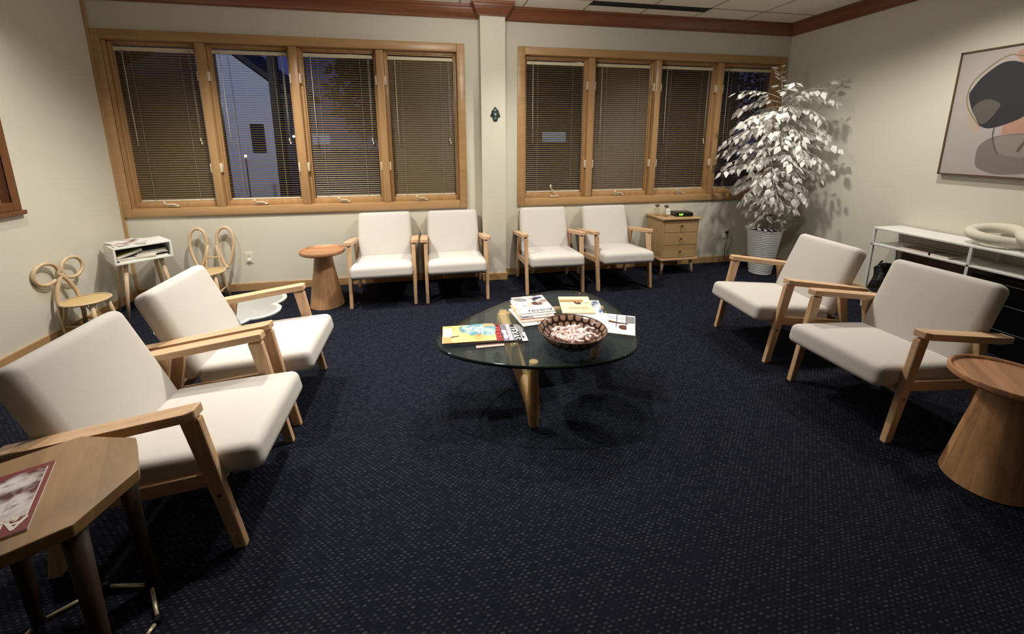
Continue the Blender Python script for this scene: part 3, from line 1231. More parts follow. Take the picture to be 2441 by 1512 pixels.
# ------------------------------------------------------------------ magazines
def magazine(name, label, loc, rz, w, h, th, cover, group=None, curl=0.0, flip=None, parent=None, cat='magazine'):
    """w along local x, h along local y, top at th; cover is printed on the top sheet"""
    t = thing(name, label, cat, loc, rz, group)
    bm = B()
    box(bm, -w / 2, w / 2, -h / 2, h / 2, 0, th - 0.0006)
    new_obj('pages', bm, 'paper_edge', t)
    bm = B()
    n = 8
    for i in range(n):
        y0, y1 = -h / 2 + h * i / n, -h / 2 + h * (i + 1) / n
        zz = lambda y: th + curl * max(0, (y / h + 0.5)) ** 6
        for (za, zb) in ((zz(y0), zz(y1)),):
            vs = [bm.verts.new(p) for p in ((-w / 2, y0, za - 0.0006), (w / 2, y0, za - 0.0006), (w / 2, y1, zb - 0.0006), (-w / 2, y1, zb - 0.0006), (-w / 2, y0, za), (w / 2, y0, za), (w / 2, y1, zb), (-w / 2, y1, zb))]
            for f in ((3, 2, 1, 0), (4, 5, 6, 7), (0, 1, 5, 4), (1, 2, 6, 5), (2, 3, 7, 6), (3, 0, 4, 7)):
                bm.faces.new([vs[q] for q in f])
    bmesh.ops.remove_doubles(bm, verts=bm.verts, dist=1e-5)
    c = new_obj('cover', bm, cover, t)
    t['top'] = th
    return t, c


def patch(parent, m, x0, x1, y0, y1, z, name='print'):
    bm = B()
    box(bm, x0, x1, y0, y1, z, z + 0.0005)
    return new_obj(name, bm, m, parent)


def blob(parent, m, pts, z, name='print'):
    bm = B()
    prism(bm, [(p.x, p.y) for p in spline([(a, b, 0) for a, b in pts], 5, True)], z, z + 0.0006)
    return new_obj(name, bm, m, parent)


def letters(parent, s, m, size, x, y, z, rz=0.0, bold=0.0, name='lettering', sx=1.0):
    tb = text_mesh(s, size, 0.0004, bold)
    tb.transform(T(x, y, z + 0.0006, rz) @ Matrix.Diagonal((sx, 1, 1, 1)))
    return new_obj(name, tb, m, parent)


# red magazine on the octagon
m_, c_ = magazine('magazine', 'dark red magazine with an interior photo on the octagonal table', (-1.135, 1.117, 0.552), math.atan2(0.2415, -0.123) - PI / 2, 0.21, 0.275, 0.006, 'cover_red')
patch(c_, 'print_interior', -0.099, 0.092, -0.082, 0.118, 0.0061)
patch(c_, 'cover_cream', 0.092, 0.0945, -0.090, 0.118, 0.0062, 'print')
letters(c_, 'Aru', 'cover_cream', 0.052, 0.052, -0.105, 0.0062, PI, 0.0012, sx=1.1)
letters(c_, 'from', 'cover_cream', 0.026, 0.055, -0.083, 0.0062, PI, 0.0008)
m_.rotation_euler.z = math.atan2(0.257, -0.117) * 0 + R(26)

# ================================================================== glass coffee table
NG = Vector((0.60, 2.25))
ZG = 0.40
OUT = [(0.001, 2.092), (0.002, 2.19), (0.055, 2.285), (0.149, 2.377), (0.324, 2.531), (0.51, 2.665), (0.66, 2.735), (0.80, 2.77), (0.93, 2.765), (1.04, 2.715), (1.105, 2.62), (1.14, 2.48), (1.15, 2.31), (1.14, 2.15), (1.113, 2.033), (1.06, 1.91), (0.97, 1.815), (0.80, 1.757), (0.60, 1.757), (0.42, 1.79), (0.22, 1.87), (0.085, 1.96), (0.025, 2.03)]
t = thing('coffee_table', 'low triangular glass coffee table on a sculpted wooden base', 'coffee table', (NG.x, NG.y, 0))
ol = spline([(x - NG.x, y - NG.y, 0) for x, y in OUT], 4, True)
bm = B()
n = len(ol)
prof = [(0.006, -0.019), (0.0, -0.014), (0.0, -0.005), (0.006, 0.0)]
cen = Vector((0, 0, 0))
rings = []
for ins, z in prof:
    rg = []
    for i, p in enumerate(ol):
        d = (ol[(i + 1) % n] - ol[i - 1]).normalized()
        nn = Vector((-d.y, d.x, 0))
        if nn.dot(p) > 0:
            nn = -nn
        rg.append(bm.verts.new((p.x + nn.x * ins, p.y + nn.y * ins, ZG + z)))
    rings.append(rg)
for j, (a, b) in enumerate(zip(rings, rings[1:])):
    for i in range(n):
        f = bm.faces.new((a[i], a[(i + 1) % n], b[(i + 1) % n], b[i]))
        f.material_index = 1
        f.smooth = True
bm.faces.new(rings[0][::-1])
bm.faces.new(rings[-1])
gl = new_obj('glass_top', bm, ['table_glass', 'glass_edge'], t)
gl['label'] = 'clear greenish glass top with a dark edge'


def plank_path(bm, path, hgt, wid):
    """rounded blade swept along a path in a vertical plane; hgt = list of in-plane widths, wid = thickness list"""
    pts = [Vector(p) for p in path]
    m = len(pts)
    hd = Vector((pts[-1].x - pts[0].x, pts[-1].y - pts[0].y, 0))
    if hd.length < 0.05:
        hd = Vector((pts[m // 2].x - pts[0].x, pts[m // 2].y - pts[0].y, 0))
    hd.normalize()
    side = Vector((-hd.y, hd.x, 0))
    rings = []
    K = 14
    for i, p in enumerate(pts):
        d = (pts[min(i + 1, m - 1)] - pts[max(i - 1, 0)]).normalized()
        nrm = d.cross(side).normalized()
        rg = []
        for k in range(K):
            a = 2 * PI * k / K
            ca, sa = math.cos(a), math.sin(a)
            ex = 0.55
            cx = math.copysign(abs(ca) ** ex, ca)
            sx = math.copysign(abs(sa) ** ex, sa)
            rg.append(bm.verts.new(p + nrm * (cx * hgt[i] / 2) + side * (sx * wid[i] / 2)))
        rings.append(rg)
    for a, b in zip(rings, rings[1:]):
        for k in range(K):
            f = bm.faces.new((a[k], a[(k + 1) % K], b[(k + 1) % K], b[k]))
            f.smooth = True
    bm.faces.new(rings[0][::-1])
    bm.faces.new(rings[-1])


def NP(x, y, z):
    return (x - NG.x, y - NG.y, z)


# near leg : post with a sweeping arm
bm = B()
pa = spline([NP(0.476, 1.878, 0.004), NP(0.474, 1.905, 0.09), NP(0.462, 2.02, 0.165), NP(0.445, 2.19, 0.235), NP(0.430, 2.36, 0.295), NP(0.420, 2.50, 0.330)], 6)
k_ = len(pa)
plank_path(bm, pa, [0.055 + 0.065 * min(1, 2.2 * i / k_) for i in range(k_)], [0.045 + 0.03 * i / k_ for i in range(k_)])
tube(bm, spline([NP(0.476, 1.872, 0.006), NP(0.475, 1.872, 0.10), NP(0.473, 1.870, 0.22), NP(0.472, 1.868, 0.3795)], 5), [0.020 + 0.013 * math.sin(min(1, i / 7) * PI / 2) - 0.012 * max(0, (i - 7) / 9) for i in range(16)], 18)
new_obj('base_leg', bm, 'table_base_wood', t)
# far leg : the same shape turned over
bm = B()
pb = spline([NP(0.385, 2.49, 0.312), NP(0.42, 2.51, 0.312), NP(0.60, 2.535, 0.312), NP(0.80, 2.535, 0.312), NP(0.97, 2.515, 0.312), NP(1.085, 2.47, 0.305)], 6)
plank_path(bm, pb, [0.08, 0.10, 0.112, 0.12, 0.124] + [0.126] * (len(pb) - 5), [0.035, 0.045] + [0.052] * (len(pb) - 2))
tube(bm, spline([NP(1.075, 2.47, 0.345), NP(1.07, 2.475, 0.2), NP(1.06, 2.49, 0.004)], 6), [0.046, 0.046, 0.046, 0.045, 0.044, 0.042, 0.04, 0.037, 0.034, 0.031, 0.027, 0.024, 0.02], 18)
tube(bm, [NP(1.075, 2.47, 0.345), NP(1.075, 2.47, 0.381)], [0.04, 0.025], 14)
tube(bm, [NP(0.43, 2.53, 0.34), NP(0.43, 2.53, 0.381)], [0.035, 0.025], 14)
new_obj('base_leg', bm, 'table_base_wood', t)

# ------------------------------------------------------------------ things on the glass
RQ = R(-90)
tx, c = magazine('magazine', 'magazine with large white state lettering, lowest of the fanned pile left on the glass table', (0.343, 2.140, ZG), R(-1), 0.285, 0.212, 0.005, 'cover_black', 'fanned magazines left on the glass table')
letters(c, 'TEXAS', 'paper_white', 0.058, 0.083, 0.0, 0.0051, RQ, 0.0012)
patch(c, 'paper_white', 0.112, 0.142, -0.106, 0.000, 0.0052)
blob(c, 'cover_grey', [(0.095, 0.10), (0.125, 0.095), (0.142, 0.03), (0.13, 0.0), (0.12, -0.05), (0.112, -0.02), (0.105, 0.05)], 0.0056)
blob(c, 'ink_black', [(0.118, -0.05), (0.128, -0.045), (0.13, -0.065), (0.12, -0.075)], 0.0058)
m2, c = magazine('magazine', 'lilac magazine with a white figure, between the red-lettered and the white-lettered magazines', (0.272, 2.148, ZG + 0.005), R(-2), 0.285, 0.205, 0.005, 'cover_lilac', 'fanned magazines left on the glass table')
patch(c, 'paper_white', 0.118, 0.136, -0.10, 0.10, 0.0051)
patch(c, 'ink_red', 0.123, 0.126, -0.09, 0.09, 0.0057)
letters(c, 'LUI', 'cover_grey', 0.04, 0.10, 0.055, 0.0051, RQ)
blob(c, 'paper_white', [(0.082, 0.02), (0.10, 0.03), (0.112, 0.01), (0.105, -0.02), (0.115, -0.05), (0.098, -0.085), (0.09, -0.05), (0.095, -0.02)], 0.0052)
m3, c = magazine('magazine', 'black magazine with red block lettering, second from the top of the fanned pile', (0.213, 2.150, ZG + 0.010), R(-2), 0.285, 0.208, 0.005, 'cover_black', 'fanned magazines left on the glass table')
for i, ch in enumerate('WIRED'):
    q = patch(c, 'ink_red', 0.108, 0.1385, 0.102 - 0.0415 * (i + 1) + 0.0035, 0.102 - 0.0415 * i, 0.0051, 'letter_block')
    letters(q, ch, 'cover_black', 0.036, 0.123, 0.102 - 0.0415 * (i + 0.5) + 0.002, 0.0056, RQ, 0.0008)
m4, c = magazine('magazine', 'magazine with an orange and teal cover on top of the fanned pile', (0.174, 2.152, ZG + 0.015), R(-2.5), 0.288, 0.207, 0.005, 'print_sunset', 'fanned magazines left on the glass table')
blob(c, 'print_teal', [(-0.03, 0.095), (0.14, 0.098), (0.140, -0.03), (0.10, -0.045), (0.05, -0.02), (0.02, -0.035), (-0.02, 0.0), (-0.05, 0.04)], 0.0051)
patch(c, 'cover_orange', 0.085, 0.142, 0.070, 0.1025, 0.0058)
patch(c, 'paper_white', -0.140, -0.092, -0.030, 0.070, 0.0052)
patch(c, 'cover_orange', -0.140, -0.095, -0.100, -0.036, 0.0052)
for i, (x, a, b) in enumerate(((0.075, -0.02, 0.085), (0.055, -0.01, 0.07), (0.036, 0.02, 0.07))):
    patch(c, 'paper_white', x - 0.004, x + 0.004, a, b, 0.0059, 'cover_line')
blob(c, 'cover_sky', [(0.0, 0.065), (0.03, 0.085), (0.022, 0.05), (0.005, 0.035), (-0.02, 0.05)], 0.0058)
blob(c, 'cover_brown', [(-0.10, -0.034), (-0.065, -0.028), (-0.055, -0.032), (-0.09, -0.042)], 0.0055)
# thin white magazine poking out at the near side
m5, c = magazine('magazine', 'pale magazine peeking out under the near edge of the fanned pile', (0.255, 2.120, ZG + 0.0), R(0), 0.15, 0.21, 0.004, 'cover_pink', 'fanned magazines left on the glass table')
m5.location = (0.275, 2.118, ZG + 0.0)
for q in (tx, m2, m3, m4):
    q.location.z += 0.0045

# pile with two city titles
sp_ = [(0.585, 2.365, 'print_room', 'white magazine with black capitals, lowest of the pile behind the bowl'),
       (0.594, 2.400, 'cover_orange', 'orange edged magazine low in the pile behind the bowl'),
       (0.600, 2.430, 'print_people', 'magazine showing the lower of two city titles in the pile behind the bowl'),
       (0.608, 2.455, 'paper_white', 'white edged magazine second from the top of the pile behind the bowl'),
       (0.614, 2.478, 'print_people', 'magazine with people on its cover, topmost of the pile behind the bowl')]
for i, (x, y, cv, lb) in enumerate(sp_):
    mm, c = magazine('magazine', lb, (x, y, ZG + 0.0065 * i), R((8, 4, 2, 5, 3)[i]), 0.218, 0.275, 0.0065, cv, 'magazines piled behind the bowl')
    zt = 0.0066
    if i == 0:
        patch(c, 'paper_white', -0.106, 0.106, -0.135, -0.08, zt)
        letters(c, 'LIT', 'ink_black', 0.045, 0.01, -0.108, zt + 0.0006, PI)
    if i == 1:
        patch(c, 'cover_pink', -0.106, 0.106, -0.136, -0.11, zt)
    if i == 2:
        patch(c, 'cover_grey', -0.107, -0.02, -0.135, -0.085, zt)
        patch(c, 'cover_pink', 0.04, 0.107, -0.135, -0.085, zt)
        letters(c, 'AUSTIN', 'paper_white', 0.046, 0.03, -0.110, zt + 0.0006, PI, 0.001, sx=1.05)
    if i == 4:
        patch(c, 'paper_white', -0.085, 0.105, -0.130, -0.03, zt)
        letters(c, 'AUSTIN', 'ink_black', 0.040, 0.02, -0.108, zt + 0.0007, PI, 0.0006, sx=1.15)
        blob(c, 'cover_grey', [(-0.10, 0.12), (-0.03, 0.10), (-0.02, 0.06), (-0.06, 0.05), (-0.10, 0.08)], zt)
        blob(c, 'cover_navy', [(0.03, 0.10), (0.08, 0.11), (0.095, 0.09), (0.05, 0.07), (0.02, 0.04)], zt)
        blob(c, 'cover_brown', [(0.0, 0.02), (0.03, 0.03), (0.035, 0.0), (0.02, -0.02), (0.0, -0.01)], zt + 0.001)
        blob(c, 'cover_pink', [(-0.03, 0.01), (-0.02, 0.03), (0.0, 0.01), (-0.02, -0.04), (-0.028, -0.11), (-0.036, -0.04)], zt + 0.001)

mm, c = magazine('magazine', 'magazine with a white and blue picture under the yellow booklet', (0.945, 2.405, ZG), R(-14), 0.215, 0.275, 0.006, 'print_blue')
mm, c = magazine('magazine', 'white magazine with a dark line drawing, right of the bowl on the glass table', (1.050, 2.150, ZG), R(-27), 0.205, 0.27, 0.005, 'paper_white')
for x in (-0.06, -0.005, 0.05):
    patch(c, 'ink_black', x - 0.002, x + 0.002, -0.05, 0.132, 0.0051, 'line')
for y in (0.07, 0.095):
    patch(c, 'ink_black', -0.06, 0.05, y - 0.0015, y + 0.0015, 0.0053, 'line')
patch(c, 'cover_grey', 0.052, 0.1, 0.02, 0.12, 0.0052)
blob(c, 'cover_brown', [(-0.10, 0.04), (-0.05, 0.035), (0.0, 0.02), (0.06, 0.015), (0.06, 0.005), (0.0, 0.0), (-0.06, 0.01), (-0.10, 0.02)], 0.0056)
blob(c, 'cover_brown', [(0.01, -0.03), (0.04, -0.015), (0.055, -0.04), (0.05, -0.075), (0.02, -0.07)], 0.0056)
mm, c = magazine('magazine', 'thin white sheet magazine half hidden behind the bowl', (0.915, 2.215, ZG + 0.0055), R(-22), 0.20, 0.20, 0.003, 'paper_white')
yb, c = magazine('booklet', 'yellow booklet with a brown claw mark lying on the magazines', (0.898, 2.445, ZG + 0.010), R(-11), 0.205, 0.265, 0.006, 'cover_yellow', curl=0.006, cat='booklet')
patch(c, 'cover_ochre', -0.102, 0.055, 0.052, 0.085, 0.0085)
patch(c, 'cover_cream', 0.06, 0.09, 0.03, 0.085, 0.0085)
blob(c, 'cover_brown', [(-0.01, 0.045), (0.0, 0.02), (0.02, 0.01), (0.035, 0.02), (0.038, 0.05), (0.03, 0.03), (0.02, 0.048), (0.012, 0.03), (0.0, 0.05)], 0.0092)
for y, wd in ((-0.045, 0.06), (-0.060, 0.065)):
    for i in range(16):
        x = 0.01 - wd + 2 * wd * i / 16
        patch(c, 'cover_ochre', x, x + wd * (0.07 + 0.03 * (i % 3)), y - 0.004, y + 0.004, 0.0062, 'line')
for i in range(4):
    patch(c, 'cover_ochre', -0.02 + 0.02 * i, -0.014 + 0.02 * i, -0.088, -0.083, 0.0062, 'line')
patch(c, 'cover_ochre', -0.088, 0.098, -0.122, -0.119, 0.0062, 'line')

# bowl
BW = Vector((0.702, 1.950))
t = thing('bowl', 'wide brown bowl inlaid with pale squares, holding pink and white candy', 'bowl', (BW.x, BW.y, ZG))
bm = B()
lathe(bm, [(0.055, 0.0), (0.06, 0.0), (0.10, 0.016), (0.142, 0.045), (0.168, 0.078), (0.177, 0.096), (0.179, 0.099), (0.174, 0.099), (0.163, 0.080), (0.137, 0.050), (0.095, 0.022), (0.05, 0.008)], 56)
new_obj('shell', bm, 'bowl_shell', t, 'all')
bm = B()
lathe(bm, [(0.1765, 0.0965), (0.1805, 0.0985), (0.1785, 0.1012), (0.1735, 0.0995)], 56, cap0=False, cap1=False)
new_obj('rim', bm, 'knob_dark', t, 'all')
# candy sticks: curved pink and white pieces
cand = thing('candy', 'pink and white twisted candy piece heaped in the brown bowl', 'candy', (0, 0, 0), 0, 'pink and white candies in the bowl')
bm = B()
arc = [Vector((0.022 * math.cos(a), 0.022 * math.sin(a) - 0.012, 0.004 * math.sin(2 * a))) for a in [R(-10 + 22 * i) for i in range(10)]]
arc = [Vector((0.022, -0.03, 0.0))] + arc
n = 8
tube(bm, arc, 0.0062, n)
new_obj('stick', bm, 'candy_white', cand)
bm = B()
m = len(arc)
for st in range(2):
    pts = []
    for i, p in enumerate(arc):
        d = (arc[min(i + 1, m - 1)] - arc[max(i - 1, 0)]).normalized()
        u = Vector((0, 0, 1))
        u = (u - d * u.dot(d)).normalized()
        v = d.cross(u)
        a = i * 1.15 + st * PI
        pts.append(p + (u * math.cos(a) + v * math.sin(a)) * 0.0052)
    tube(bm, pts, 0.0022, 5)
new_obj('stripe', bm, 'candy_pink', cand)
random.seed(11)
for i in range(46):
    a = i * 2.39996
    rr = 0.098 * math.sqrt((i + 0.5) / 46)
    layer = i % 3
    rr *= (1.0, 0.85, 0.62)[layer]
    x = BW.x + rr * math.cos(a) - 0.004
    y = BW.y + rr * math.sin(a) - 0.012
    rloc = math.hypot(x - BW.x, y - BW.y)
    floor_z = ZG + 0.024 + 9.0 * max(0, rloc - 0.03) ** 2
    z = floor_z + 0.010 + 0.013 * layer + 0.010 * max(0, 0.11 - rr) / 0.11
    o = cand if i == 0 else dup(cand, (x, y, z), 0, cand['label'])
    o.location = (x, y, z + 0.003)
    o.scale = (1.3, 1.3, 1.3)
    o.rotation_euler = (random.uniform(-0.5, 0.5), random.uniform(-0.5, 0.5), random.uniform(0, 6.28))

# ================================================================== children's corner
def cane_chair(kind):
    if kind == 'bow':
        t = thing('rattan_chair', 'small rattan child chair with a bow shaped back by the left wall', 'child chair')
        sz, sr = 0.285, 0.145
    else:
        t = thing('rattan_chair', 'small rattan child chair with two long ear loops under the window', 'child chair')
        sz, sr = 0.285, 0.135
    bm = B()
    lathe(bm, [(sr - 0.01, sz - 0.012), (sr, sz - 0.006), (sr + 0.002, sz), (sr - 0.004, sz + 0.006), (sr - 0.016, sz + 0.004)], 36, cap1=False, cap0=False)
    lathe(bm, [(sr - 0.012, sz - 0.010), (sr - 0.012, sz - 0.009)], 36)
    new_obj('seat_rim', bm, 'rattan_x', t, 'all')
    bm = B()
    lathe(bm, [(sr - 0.014, sz + 0.001), (sr - 0.05, sz + 0.003), (0.02, sz + 0.001)], 36, cap0=False)
    new_obj('seat', bm, 'cane_seat', t, 'all')
    legs = []
    for a in (-125, -55, 55, 125) if kind == 'bow' else (-135, -45, 45, 135):
        ca, sa = math.cos(R(a)), math.sin(R(a))
        top = Vector((ca * sr * 0.78, sa * sr * 0.78, sz - 0.012))
        bot = Vector((ca * sr * 1.12, sa * sr * 1.12, 0.0))
        bm = B()
        tube(bm, [bot, bot.lerp(top, 0.5), top], [0.013, 0.0145, 0.0145], 10)
        new_obj('leg', bm, 'rattan_z', t)
        legs.append((bot, top))
    bm = B()
    k = len(legs)
    for i in range(k):
        b0, t0 = legs[i]
        b1, t1 = legs[(i + 1) % k]
        p, q = b0.lerp(t0, 0.66), b1.lerp(t1, 0.66)
        mid = (t0 + t1) / 2
        mid.z = sz - 0.022
        tube(bm, spline([p, p.lerp(mid, 0.45) + Vector((0, 0, 0.045)), mid, q.lerp(mid, 0.45) + Vector((0, 0, 0.045)), q], 5), 0.0045, 6)
    new_obj('seat_brace', bm, 'rattan_x', t)
    bm = B()
    for i in range(k):
        b0, t0 = legs[i]
        b1, t1 = legs[(i + 1) % k]
        tube(bm, [b0.lerp(t0, 0.38), b1.lerp(t1, 0.38)], 0.007, 8)
    new_obj('stretcher', bm, 'rattan_x', t)
    yb = sr * 0.86
    if kind == 'bow':
        zc, lr = 0.505, 0.084
        for s in (-1, 1):
            pts = [(s * 0.085, yb - 0.01, 0.0), (s * 0.080, yb, sz), (s * 0.05, yb + 0.010, 0.40), (0.005 * s, yb + 0.014, zc - 0.03)]
            cx = -s * 0.096
            # stem crosses over and curls into the far loop
            for i in range(0, 13):
                a = R(-20 + 330 * i / 12)
                pts.append((cx + s * lr * math.cos(a) * 1.02, yb + 0.016 + 0.006 * math.sin(a / 2), zc + 0.012 + lr * 0.92 * math.sin(a)))
            bm = B()
            tube(bm, spline(pts, 5), 0.0130, 10)
            new_obj('back_loop', bm, 'rattan_z', t)
    else:
        for s in (-1, 1):
            cx = s * 0.112
            pts = [(s * 0.080, yb - 0.01, sz - 0.01), (cx - s * 0.045 + 0.03 * s, yb + 0.004, 0.36)]
            pts = [(cx + 0.012 * -s, yb, sz - 0.012)]
            N = 16
            for i in range(N + 1):
                a = -PI / 2 + 2 * PI * (i + 0.6) / (N + 1.2)
                wv = 0.092 * math.cos(a) * (0.62 + 0.38 * math.sin(a))
                wv = 0.090 * math.cos(a) * (0.72 + 0.30 * math.sin(a))
                pts.append((cx + wv, yb + 0.010 + 0.05 * (0.5 + 0.5 * math.sin(a)), 0.475 + 0.185 * math.sin(a)))
            pts.append((cx + 0.012 * s, yb, sz - 0.012))
            bm = B()
            tube(bm, spline(pts, 4), 0.0135, 10)
            new_obj('ear_loop', bm, 'rattan_z', t)
            bm = B()
            tube(bm, [(s * 0.075, yb - 0.01, 0.0), (s * 0.062, yb + 0.004, sz), (s * 0.05, yb + 0.02, 0.40), (s * 0.035, yb + 0.035, 0.50)], 0.0095, 8)
            new_obj('back_post', bm, 'rattan_z', t)
        bm = B()
        tube(bm, [(-0.055, yb + 0.016, 0.385), (0.055, yb + 0.016, 0.385)], 0.007, 8)
        new_obj('back_bar', bm, 'rattan_x', t)
    return t


c1 = cane_chair('bow')
c1.location = (-2.605, 3.565, 0)
c1.rotation_euler.z = R(82)
c2 = cane_chair('ears')
c2.location = (-2.045, 4.165, 0)
c2.rotation_euler.z = R(4)

# white stand with an open cubby
A_ = R(44)
t = thing('magazine_stand', 'white open cubby stand on round wooden legs in the left corner', 'side table', (-2.505, 4.062, 0), A_)
W_, Dp, z0, z1, th = 0.385, 0.30, 0.468, 0.612, 0.014
bm = B()
box(bm, -W_ / 2, W_ / 2, -Dp / 2, Dp / 2, z1 - th, z1, 0.002)
box(bm, -W_ / 2, W_ / 2, -Dp / 2, Dp / 2, z0, z0 + th, 0.002)
for s in (-1, 1):
    box(bm, s * W_ / 2 - (th if s > 0 else 0), s * W_ / 2 + (th if s < 0 else 0), -Dp / 2, Dp / 2, z0 + th, z1 - th)
box(bm, -W_ / 2 + th, W_ / 2 - th, Dp / 2 - 0.008, Dp / 2, z0 + th, z1 - th)
new_obj('cubby', bm, 'white_paint', t)
for sx in (-1, 1):
    for sy in (-1, 1):
        bm = B()
        tube(bm, [(sx * (W_ / 2 - 0.02), sy * (Dp / 2 - 0.015), 0), (sx * (W_ / 2 - 0.05), sy * (Dp / 2 - 0.045), 0.25), (sx * (W_ / 2 - 0.075), sy * (Dp / 2 - 0.07), z0)], [0.011, 0.015, 0.018], 12)
        new_obj('leg', bm, 'pale_leg_wood', t)


def on_stand(lx, ly, z):
    return (-2.505 + lx * math.cos(A_) - ly * math.sin(A_), 4.062 + lx * math.sin(A_) + ly * math.cos(A_), z)


S_ = 'magazines on top of the white stand'
magazine('magazine', 'pale magazine at the bottom of the pile on top of the white stand', on_stand(-0.075, -0.005, z1), A_ + R(4), 0.21, 0.26, 0.006, 'paper_white', S_)
magazine('magazine', 'grey pictured magazine in the middle of the pile on top of the white stand', on_stand(-0.060, 0.0, z1 + 0.006), A_ + R(-8), 0.21, 0.26, 0.006, 'print_room', S_)
magazine('magazine', 'topmost magazine on the white stand, pinkish portrait cover', on_stand(-0.075, 0.0, z1 + 0.012), A_ + R(12), 0.20, 0.25, 0.005, 'print_people', S_)
I_ = 'magazines inside the white stand'
zf = z0 + th
magazine('magazine', 'dark navy magazine at the bottom inside the white stand', on_stand(0.0, -0.025, zf), A_ + R(1), 0.32, 0.20, 0.016, 'cover_navy', I_)
magazine('magazine', 'white magazine lying inside the white stand, under the pink edged one', on_stand(-0.04, -0.028, zf + 0.016), A_ + R(-3), 0.25, 0.20, 0.013, 'paper_white', I_)
magazine('magazine', 'pink edged magazine inside the white stand', on_stand(0.05, -0.026, zf + 0.029), A_ + R(4), 0.22, 0.19, 0.014, 'cover_pink', I_)
magazine('magazine', 'thin white magazine on the pink edged one inside the white stand', on_stand(0.06, -0.03, zf + 0.043), A_ + R(-2), 0.19, 0.18, 0.008, 'paper_white', I_)
magazine('magazine', 'dark pictured magazine uppermost inside the white stand, at the right', on_stand(0.075, -0.01, zf + 0.051), A_ + R(3), 0.18, 0.18, 0.012, 'cover_grey', I_)
fo, c = magazine('folder', 'olive green folder tilted inside the white stand', on_stand(-0.085, -0.022, zf + 0.052), A_, 0.17, 0.20, 0.022, 'cover_olive', None, cat='folder')
fo.rotation_euler = (0, R(-15), A_)

# cloud rug
lobes = [(-1.60, 4.075, 0.215), (-1.76, 4.06, 0.17), (-1.53, 3.80, 0.185), (-1.72, 3.66, 0.20), (-1.98, 3.60, 0.21), (-2.08, 3.80, 0.17)]


def cloud(inset, n=220):
    cx, cy = -1.80, 3.87
    out = []
    for i in range(n):
        a = 2 * PI * i / n
        d = (math.cos(a), math.sin(a))
        best = 0
        for x, y, r_ in lobes + [(cx, cy, 0.25)]:
            r_ = r_ - inset
            bx, by = x - cx, y - cy
            pr = bx * d[0] + by * d[1]
            disc = r_ * r_ - (bx * bx + by * by - pr * pr)
            if disc > 0:
                best = max(best, pr + math.sqrt(disc))
        out.append((cx + d[0] * best, cy + d[1] * best))
    return out


t = thing('cloud_rug', 'grey cloud shaped rug with a white border on the carpet', 'rug', (-1.80, 3.87, 0))
bm = B()
prism(bm, [(x + 1.80, y - 3.87) for x, y in cloud(0)], 0.0005, 0.011, 0.0)
new_obj('border', bm, 'rug_white', t)
bm = B()
prism(bm, [(x + 1.80, y - 3.87) for x, y in cloud(0.035)], 0.010, 0.0125, 0.0)
new_obj('field', bm, 'rug_grey', t)

# ================================================================== drawer chest
DX, DY = 2.655, 4.205
t = thing('drawer_chest', 'small oak chest with three drawers under the right window', 'chest of drawers', (DX, DY, 0))
bm = B()
hw, y0, y1, z0, z1 = 0.212, -0.175, 0.175, 0.195, 0.625
box(bm, -hw, -hw + 0.016, y0, y1, z0, z1, 0.002)
box(bm, hw - 0.016, hw, y0, y1, z0, z1, 0.002)
box(bm, -hw + 0.016, hw - 0.016, y1 - 0.012, y1, z0, z1)
box(bm, -hw + 0.016, hw - 0.016, y0 + 0.03, y1 - 0.012, z0, z0 + 0.01)
new_obj('body', bm, 'dresser_wood', t)
bm = B()
box(bm, -hw - 0.025, hw + 0.025, y0 - 0.02, y1 + 0.005, z1, z1 + 0.02, 0.006)
new_obj('top', bm, 'dresser_wood', t)
bm = B()
box(bm, -hw - 0.01, hw + 0.01, y0 - 0.015, y1, z0 - 0.022, z0, 0.004)
new_obj('base_frame', bm, 'chair_wood_x', t)
for i in range(3):
    za = z0 + 0.006 + i * 0.142
    bm = B()
    box(bm, -hw + 0.018, hw - 0.018, y0 - 0.002, y0 + 0.016, za, za + 0.137, 0.002)
    d = new_obj('drawer', bm, 'dresser_wood', t)
    bm = B()
    lathe(bm, [(0.006, 0), (0.005, 0.010), (0.012, 0.018), (0.012, 0.022), (0.008, 0.026)], 16)
    bm.transform(T(0, y0 - 0.002, za + 0.075, rx=R(90)))
    new_obj('knob', bm, 'knob_dark', d, 'all')
for sx in (-1, 1):
    for sy in (-1, 1):
        bm = B()
        tube(bm, [(sx * (hw - 0.02), sy * 0.15 - 0.005, 0), (sx * (hw - 0.045), sy * 0.135, z0 - 0.02)], [0.011, 0.021], 12)
        new_obj('leg', bm, 'pale_leg_wood', t)
ZD = z1 + 0.02
t = thing('clock_box', 'flat black clock box with green digits on the drawer chest', 'clock', (2.735, 4.165, ZD), R(-8))
bm = B()
box(bm, -0.098, 0.098, -0.075, 0.075, 0.004, 0.046, 0.006)
new_obj('case', bm, 'black_plastic', t)
bm = B()
for sx in (-1, 1):
    for sy in (-1, 1):
        box(bm, sx * 0.08 - 0.008, sx * 0.08 + 0.008, sy * 0.06 - 0.008, sy * 0.06 + 0.008, 0, 0.004)
new_obj('foot', bm, 'black_plastic', t)
tb = text_mesh('8:08', 0.026, 0.0006, 0.0008)
tb.transform(T(-0.040, -0.0755, 0.024, rx=R(90)))
new_obj('display_digits', tb, 'digit_green', t)
